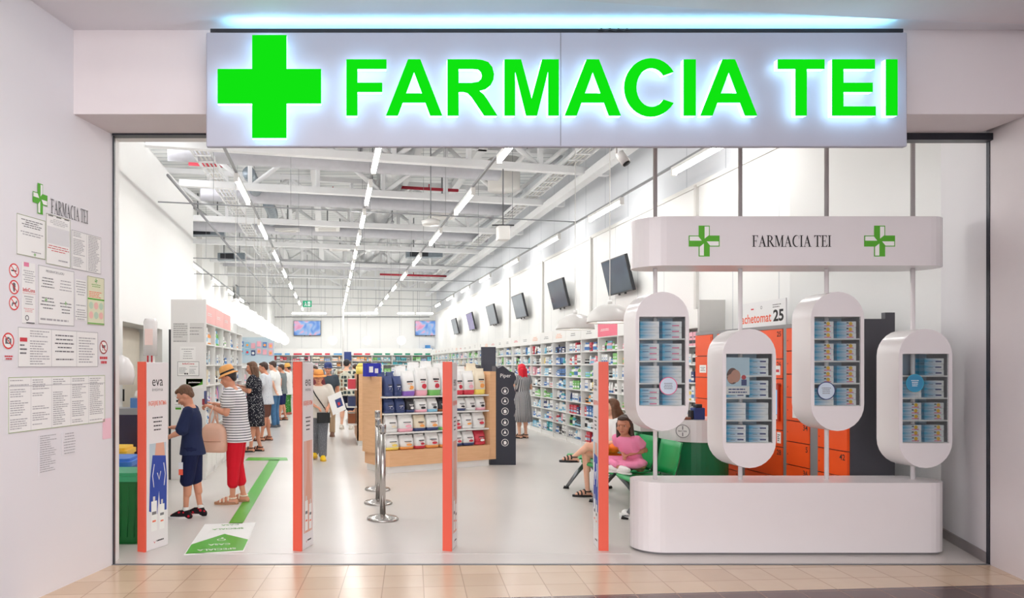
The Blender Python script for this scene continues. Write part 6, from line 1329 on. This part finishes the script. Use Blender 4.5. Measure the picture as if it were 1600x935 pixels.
# --- woman in dotted dress
Y = YF(706); f = Fig('person', 'woman with long brown hair in a black dress with white dots', (XP(398, Y), Y, 0), R(82), 1.70, skinA, .010, lean=.01, pitch=12, build=1.1, elR=(.14, .05, .66), elL=(-.135, .03, .66), wrR=(.06, .17, .71), wrL=(-.06, .17, .70), ankR=(.055, -.05, .045), ankL=(-.055, .03, .045), turn=.15)
f.body(); f.hair(hair_b, .12, 'long', 'long brown hair'); dt = dots('cloth_black_dots', (34, 34, 44), (214, 214, 214), 42, .26); f.shirt(dt, .2, .5, .010, 0, 'dotted bodice with short sleeves', 'bodice', soff=.012); f.skirt(dt, .28, .105, label='knee length dotted skirt', name='dress_skirt'); f.shoes(black, black, 'black strappy sandal', 'sandal')
# --- person in pale patterned shirt, brown shorts
Y = YF(689); f = Fig('person', 'shopper in a pale grey patterned shirt and brown shorts behind the dotted dress', (XP(416, Y), Y, 0), R(80), 1.70, skinA, .011, lean=.01, pitch=15, elR=(.13, .05, .66), elL=(-.13, .04, .66), wrR=(.06, .17, .70), wrL=(-.06, .17, .69), ankR=(.05, -.03, .045), ankL=(-.055, .045, .045))
f.body(); f.hair(hair_d, 0, 'short'); f.shirt(dots('cloth_pale_pattern', (216, 220, 226), (170, 180, 196), 30, .22), -.18, .6, .014, .01, 'long pale shirt', soff=.012); f.pants(cloth('cloth_brown', (112, 76, 66)), .75, .012, 'brown shorts', 'shorts'); f.shoes(mat('sandal_brown', (90, 56, 44), .6), None, 'brown sandal', 'sandal')
# --- man in white tee and jeans, hand on hip
Y = YF(668); f = Fig('person', 'man in a white T-shirt and blue jeans with his hand on his hip', (XP(430, Y), Y, 0), R(70), 1.74, skinB, .012, lean=.015, pitch=18, build=1.08, elR=(.14, .06, .66), wrR=(.06, .17, .68), elL=(-.205, -.05, .665), wrL=(-.125, -.06, .55), turn=.1)
f.body(); f.hair(hair_d, 0, 'short'); f.shirt(cloth('cloth_white', (232, 232, 230)), -.12, .6, .014, .008, 'white T-shirt', soff=.014); f.pants(mat('denim', (66, 110, 150), .85, var=.3, scale=14), 1.95, .01, 'blue jeans'); f.shoes(mat('shoe_grey', (90, 96, 104), .6), None, 'grey shoe')
# --- grey tank, navy shorts
Y = YF(657); f = Fig('person', 'shopper in a grey sleeveless top and navy shorts in the queue', (XP(441, Y), Y, 0), R(75), 1.66, skinA, .013, pitch=12, elR=(.13, .05, .66), wrR=(.06, .16, .7), ankR=(.05, -.05, .045), ankL=(-.05, .03, .045))
f.body(); f.hair(hair_d, 0, 'short'); f.shirt(cloth('cloth_grey', (120, 128, 130)), -.15, .2, .012, .008, 'grey top'); f.pants(cloth('cloth_navy_shorts', (34, 40, 84)), .85, .012, 'navy shorts', 'shorts'); f.shoes(black, None, 'dark sandal', 'sandal')
# --- straw-hatted, white top green trousers
Y = YF(648); f = Fig('person', 'shopper in a yellow straw hat, white top and green patterned trousers', (XP(450, Y), Y, 0), R(70), 1.66, skinA, .014, pitch=5, elR=(.13, .05, .66), wrR=(.06, .16, .7))
f.body(); f.hair(hair_d, 0, 'short'); f.hat(straw_y, straw, .075, 'yellow straw hat'); f.shirt(cloth('cloth_white', (232, 232, 230)), -.4, .6, .016, .01, 'long white top'); f.pants(dots('cloth_green_leaf', (64, 130, 60), (220, 230, 216), 26, .2), 1.9, .012, 'green patterned trousers'); f.shoes(mat('shoe_tan', (180, 110, 90), .6), None, 'tan shoe')
# --- woman walking toward the camera in straw bucket hat with crossbody bag
Y = YF(719); f = Fig('person', 'woman in an orange straw hat walking toward the entrance with a magazine and black bag', (XP(498, Y), Y, 0), R(180), 1.52, skinA, .0095, lean=.01, pitch=6, build=1.1, elR=(.15, .0, .655), wrR=(.03, .11, .60), elL=(-.15, -.0, .66), wrL=(-.11, .13, .60), kneeR=(.05, -.02, .285), ankR=(.045, -.12, .06), kneeL=(-.045, .05, .285), ankL=(-.045, .03, .045))
f.body(); f.hair(hair_g, 0, 'short'); f.hat(mat('straw_orange', (232, 158, 84), .8, var=.1, scale=30), mat('straw_dark', (200, 120, 60), .8), .088, 'orange straw bucket hat'); f.shirt(stripes('cloth_sand_check', (226, 218, 208), (206, 198, 186), 40, .3), -.12, .7, .016, .014, 'loose sand coloured blouse', soff=.016); f.pants(dots('cloth_grey_weave', (112, 114, 120), (150, 152, 158), 60, .25), 1.9, .012, 'grey loose trousers', loose=.008); f.shoes(mat('shoe_yellow', (250, 206, 20), .5), mat('shoe_yellow_sole', (220, 170, 20), .5), 'yellow shoe')
m = MB(); pts = [at_fig(f, p) for p in ((.075, .075, .80), (.03, .105, .72), (-.04, .11, .62), (-.10, .09, .53))]; o0 = pts[0]; m.tube([tuple(p-o0) for p in pts], .010, black, 8)
pts2 = [at_fig(f, p) for p in ((.075, .075, .80), (.06, -.05, .81), (-.02, -.10, .68), (-.11, -.06, .55), (-.12, .03, .53))]; m.tube([tuple(p-o0) for p in pts2], .010, black, 8)
c = at_fig(f, (-.055, .125, .50))-o0; m.M = Matrix.Translation(c); m.prism([rr_out(.22, .1, .04)], -.12, .05, black); t = thing('shoulder_bag', 'black shoulder bag worn across the body of the woman in the orange straw hat', 'bag', o0); part('bag_body', m, t)
m = MB(); m.M = frame((0, 0, 0), (.8, .1, .35), (-.3, 0, 1)); m.box(-.12, -.16, 0, .12, .16, .008, paper); m.rect(-.02, -.08, .09, .06, .009, navy); m.rect(.01, -.05, .05, .0, .0095, inkr); solo('magazine', m, 'white magazine held by the woman in the orange straw hat', 'magazine', at_fig(f, (-.20, .16, .64)))
# --- man in patterned shirt from behind
Y = YF(671); f = Fig('person', 'man in a patterned short-sleeved shirt and black shorts seen from behind', (XP(541, Y), Y, 0), R(-12), 1.78, skinB, .011, lean=.01, pitch=22, build=1.22, elR=(.165, .0, .67), wrR=(.12, .12, .68), elL=(-.16, -.0, .66), wrL=(-.16, .04, .51), ankR=(.07, -.02, .045), ankL=(-.065, -.01, .045))
f.body(); f.hair(hair_k, 0, 'short'); f.shirt(patches('cloth_photo_pattern', (206, 204, 186), ((60, 72, 74), (132, 100, 76)), 10, .36), -.12, .75, .016, .012, 'grey green patterned shirt', soff=.014); f.pants(cloth('cloth_black_navy', (36, 38, 62)), .88, .014, 'black shorts', 'shorts', loose=.008); f.shoes(mat('shoe_offwhite', (224, 216, 204), .5), None, 'off-white shoe')
# --- companion right of him
Y = YF(664); f = Fig('person', 'shopper half hidden to the right of the man in the patterned shirt', (XP(556, Y), Y, 0), R(30), 1.66, skinA, .013, pitch=15, elR=(.14, .05, .66), wrR=(.1, .15, .7))
f.body(); f.hair(hair_d, 0, 'short'); f.shirt(cloth('cloth_rose_white', (226, 206, 200)), -.1, .5, .012, 0, 'pale top'); f.pants(cloth('cloth_black_navy', (36, 38, 62)), .9, .012, 'dark shorts', 'shorts'); f.shoes(mat('shoe_brown2', (120, 84, 66), .6), None, 'brown shoe')
Y = 15.5; f = Fig('person', 'dark-haired shopper mostly hidden by the second gate', (XP(492, Y), Y, 0), R(150), 1.62, skinA, .013, pitch=10)
f.body(); f.hair(hair_d, .05, 'long'); f.shirt(cloth('cloth_maroon', (120, 60, 66)), -.1, .5, .012, 0, 'dark red top'); f.pants(cloth('cloth_brown', (112, 76, 66)), 1.9, .01, 'brown trousers'); f.shoes(black, None, 'black shoe')
Y = 16.6; f = Fig('person', 'shopper in a navy cap behind the orange straw hat', (XP(513, Y), Y, 0), R(170), 1.66, skinA, .013, pitch=6)
f.body(); f.hair(hair_d, 0, 'short'); f.hat(navy, navy, .07, 'navy cap'); f.shirt(cloth('cloth_dark_teal', (70, 80, 90)), -.1, .5, .012, 0, 'dark top'); f.pants(cloth('cloth_beige', (196, 170, 140)), 1.9, .012, 'beige trousers'); f.shoes(mat('shoe_brown2', (120, 84, 66), .6), None, 'brown shoe')
# --- heads beyond the island
Y = 14.8; f = Fig('person', 'grey-haired shopper whose head shows between the island and the dark board', (XP(731, Y), Y, 0), R(140), 1.66, skinB, .013, pitch=10); f.body(); f.hair(hair_gr, 0, 'short'); f.shirt(cloth('cloth_white', (232, 232, 230)), -.1, .6, .012, 0, 'white shirt'); f.pants(cloth('cloth_grey', (120, 128, 130)), 1.9, .01, 'grey trousers'); f.shoes(black, None, 'black shoe')
Y = 14.3; f = Fig('person', 'dark-haired shopper beside the dark board, behind the pet food', (XP(748, Y), Y, 0), R(-120), 1.62, skinA, .013, pitch=8); f.body(); f.hair(hair_k, 0, 'short'); f.shirt(cloth('cloth_black_navy', (36, 38, 62)), -.1, .6, .012, 0, 'dark shirt'); f.pants(cloth('cloth_grey', (120, 128, 130)), 1.9, .01, 'grey trousers'); f.shoes(black, None, 'black shoe')
Y = 14.0; f = Fig('person', 'brown-haired shopper just behind the black display column', (XP(784, Y), Y, 0), R(30), 1.60, skinA, .013, pitch=8); f.body(); f.hair(hair_gr, .03, 'long'); f.shirt(cloth('cloth_grey', (120, 128, 130)), -.1, .6, .012, 0, 'grey shirt'); f.pants(cloth('cloth_black_navy', (36, 38, 62)), 1.9, .01, 'dark trousers'); f.shoes(black, None, 'black shoe')
Y = 15.6; f = Fig('person', 'shopper with reddish hair just above the pet food bags', (XP(682, Y), Y, 0), R(60), 1.52, skinA, .013, pitch=10); f.body(); f.hair(mat('hair_auburn', (170, 72, 50), .55, var=.2), 0, 'short'); f.shirt(cloth('cloth_maroon', (120, 60, 66)), -.1, .6, .012, 0, 'dark red top'); f.pants(cloth('cloth_black_navy', (36, 38, 62)), 1.9, .01, 'dark trousers'); f.shoes(black, None, 'black shoe')
# --- red-haired woman
Y = YF(685); f = Fig('person', 'woman with bright red hair in a long grey striped dress', (XP(816, Y), Y, 0), R(28), 1.66, skinB, .010, pitch=8, build=1.08, elR=(.15, .0, .66), wrR=(.12, .12, .67), elL=(-.16, .02, .66), wrL=(-.12, .14, .68))
f.body(); f.hair(hair_r, .11, 'long', 'long bright red hair'); sd = vstripes('cloth_grey_stripes', (188, 186, 186), (74, 74, 82), 40, .45); f.shirt(stripes('cloth_grey_stripes_top', (188, 186, 186), (74, 74, 82), 30, .45, 'x'), .2, .4, .010, 0, 'striped bodice', 'bodice'); f.skirt(sd, .22, .13, label='long striped skirt', name='dress_skirt'); f.shoes(black, None, 'black sandal', 'sandal')
# --- girl in white top, seated cross-kneed (faces left), feet at (905,772)
H = 1.45; sx, sy = 3.44, 8.9
f = Fig('person', 'older girl in a white T-shirt sitting with crossed legs behind the rightmost gate', (sx, sy, 0), R(92), H, skinB, .0075, pelvis=(0, 0, .345), lean=.02, pitch=4, yaw=-10, child=1.08,
    kneeR=(.05, .235, .36), ankR=(.05, .215, .045), kneeL=(-.01, .235, .432), ankL=(.04, .335, .335), toeL=(.05, .42, .315), toeR=(.05, .31, .018), elR=(.12, .06, .48), elL=(-.13, .04, .47), wrR=(.05, .15, .46), wrL=(-.05, .14, .45))
f.body(); f.hair(hair_b, .10, 'pony', 'brown hair in a ponytail'); f.shirt(cloth('cloth_white', (232, 232, 230)), -.05, .55, .010, .0, 'white T-shirt', soff=.01); f.pants(cloth('cloth_orange_shorts', (244, 110, 24)), .5, .012, 'orange shorts', 'shorts', loose=.004); f.shoes(black, black, 'black strappy sandal', 'sandal')
m = MB(); rgx = random.Random(4)
for i in range(9): m.ell((rgx.uniform(-.1, .08), rgx.uniform(-.12, .12), rgx.uniform(.02, .1)), (.07, .08, .05), mat('cloth_bright_orange', (255, 118, 20), .6, var=.15, scale=20))
bo = remesh(m, 'orange_jacket', .012, None, 'bright orange garment bunched on the lap of the girl in the white T-shirt', 2); bo['category'] = 'garment'; bo.location = (sx-.15, sy-.13, .56)
# --- girl in pink dress, cross-legged
H = 1.18; f = Fig('person', 'little girl in a pink dress sitting cross-legged on the green seat', (3.37, 8.16, .425-.0), R(128), H, skinC, .0065, pelvis=(0, 0, .055), lean=.15, pitch=10, child=1.34, yaw=12,
    kneeR=(.17, .17, .085), ankR=(-.02, .26, .05), kneeL=(-.17, .17, .085), ankL=(.05, .21, .045), toeR=(-.10, .285, .045), toeL=(.13, .235, .04), elR=(.125, .04, .21), elL=(-.125, .04, .21), wrR=(.035, .14, .17), wrL=(-.035, .14, .17))
f.body(); f.hair(hair_d, .17, 'long', 'long dark hair'); pkc = cloth('cloth_pink', (238, 140, 176)); f.shirt(pkc, .1, .4, .010, .0, 'pink bodice with short sleeves', 'bodice', soff=.012)
m = MB(); m.ell((0, .05*H, .085*H), (.14*H, .13*H, .055*H), pkc); m.ell((0, .13*H, .075*H), (.18*H, .12*H, .045*H), pkc); m.caps((.04*H, .05*H, .09*H), (.16*H, .17*H, .1*H), .06*H, .045*H, pkc); m.caps((-.04*H, .05*H, .09*H), (-.16*H, .17*H, .1*H), .06*H, .045*H, pkc); m.caps((.15*H, .17*H, .09*H), (.05*H, .23*H, .075*H), .04*H, .035*H, pkc); m.caps((-.15*H, .17*H, .09*H), (-.05*H, .23*H, .075*H), .04*H, .03*H, pkc); remesh(m, 'dress_skirt', .009, f.t, 'pink skirt spread over her knees', 3)
f.shoes(mat('shoe_white', (232, 226, 224), .5), None, 'white sandal', 'shoe')
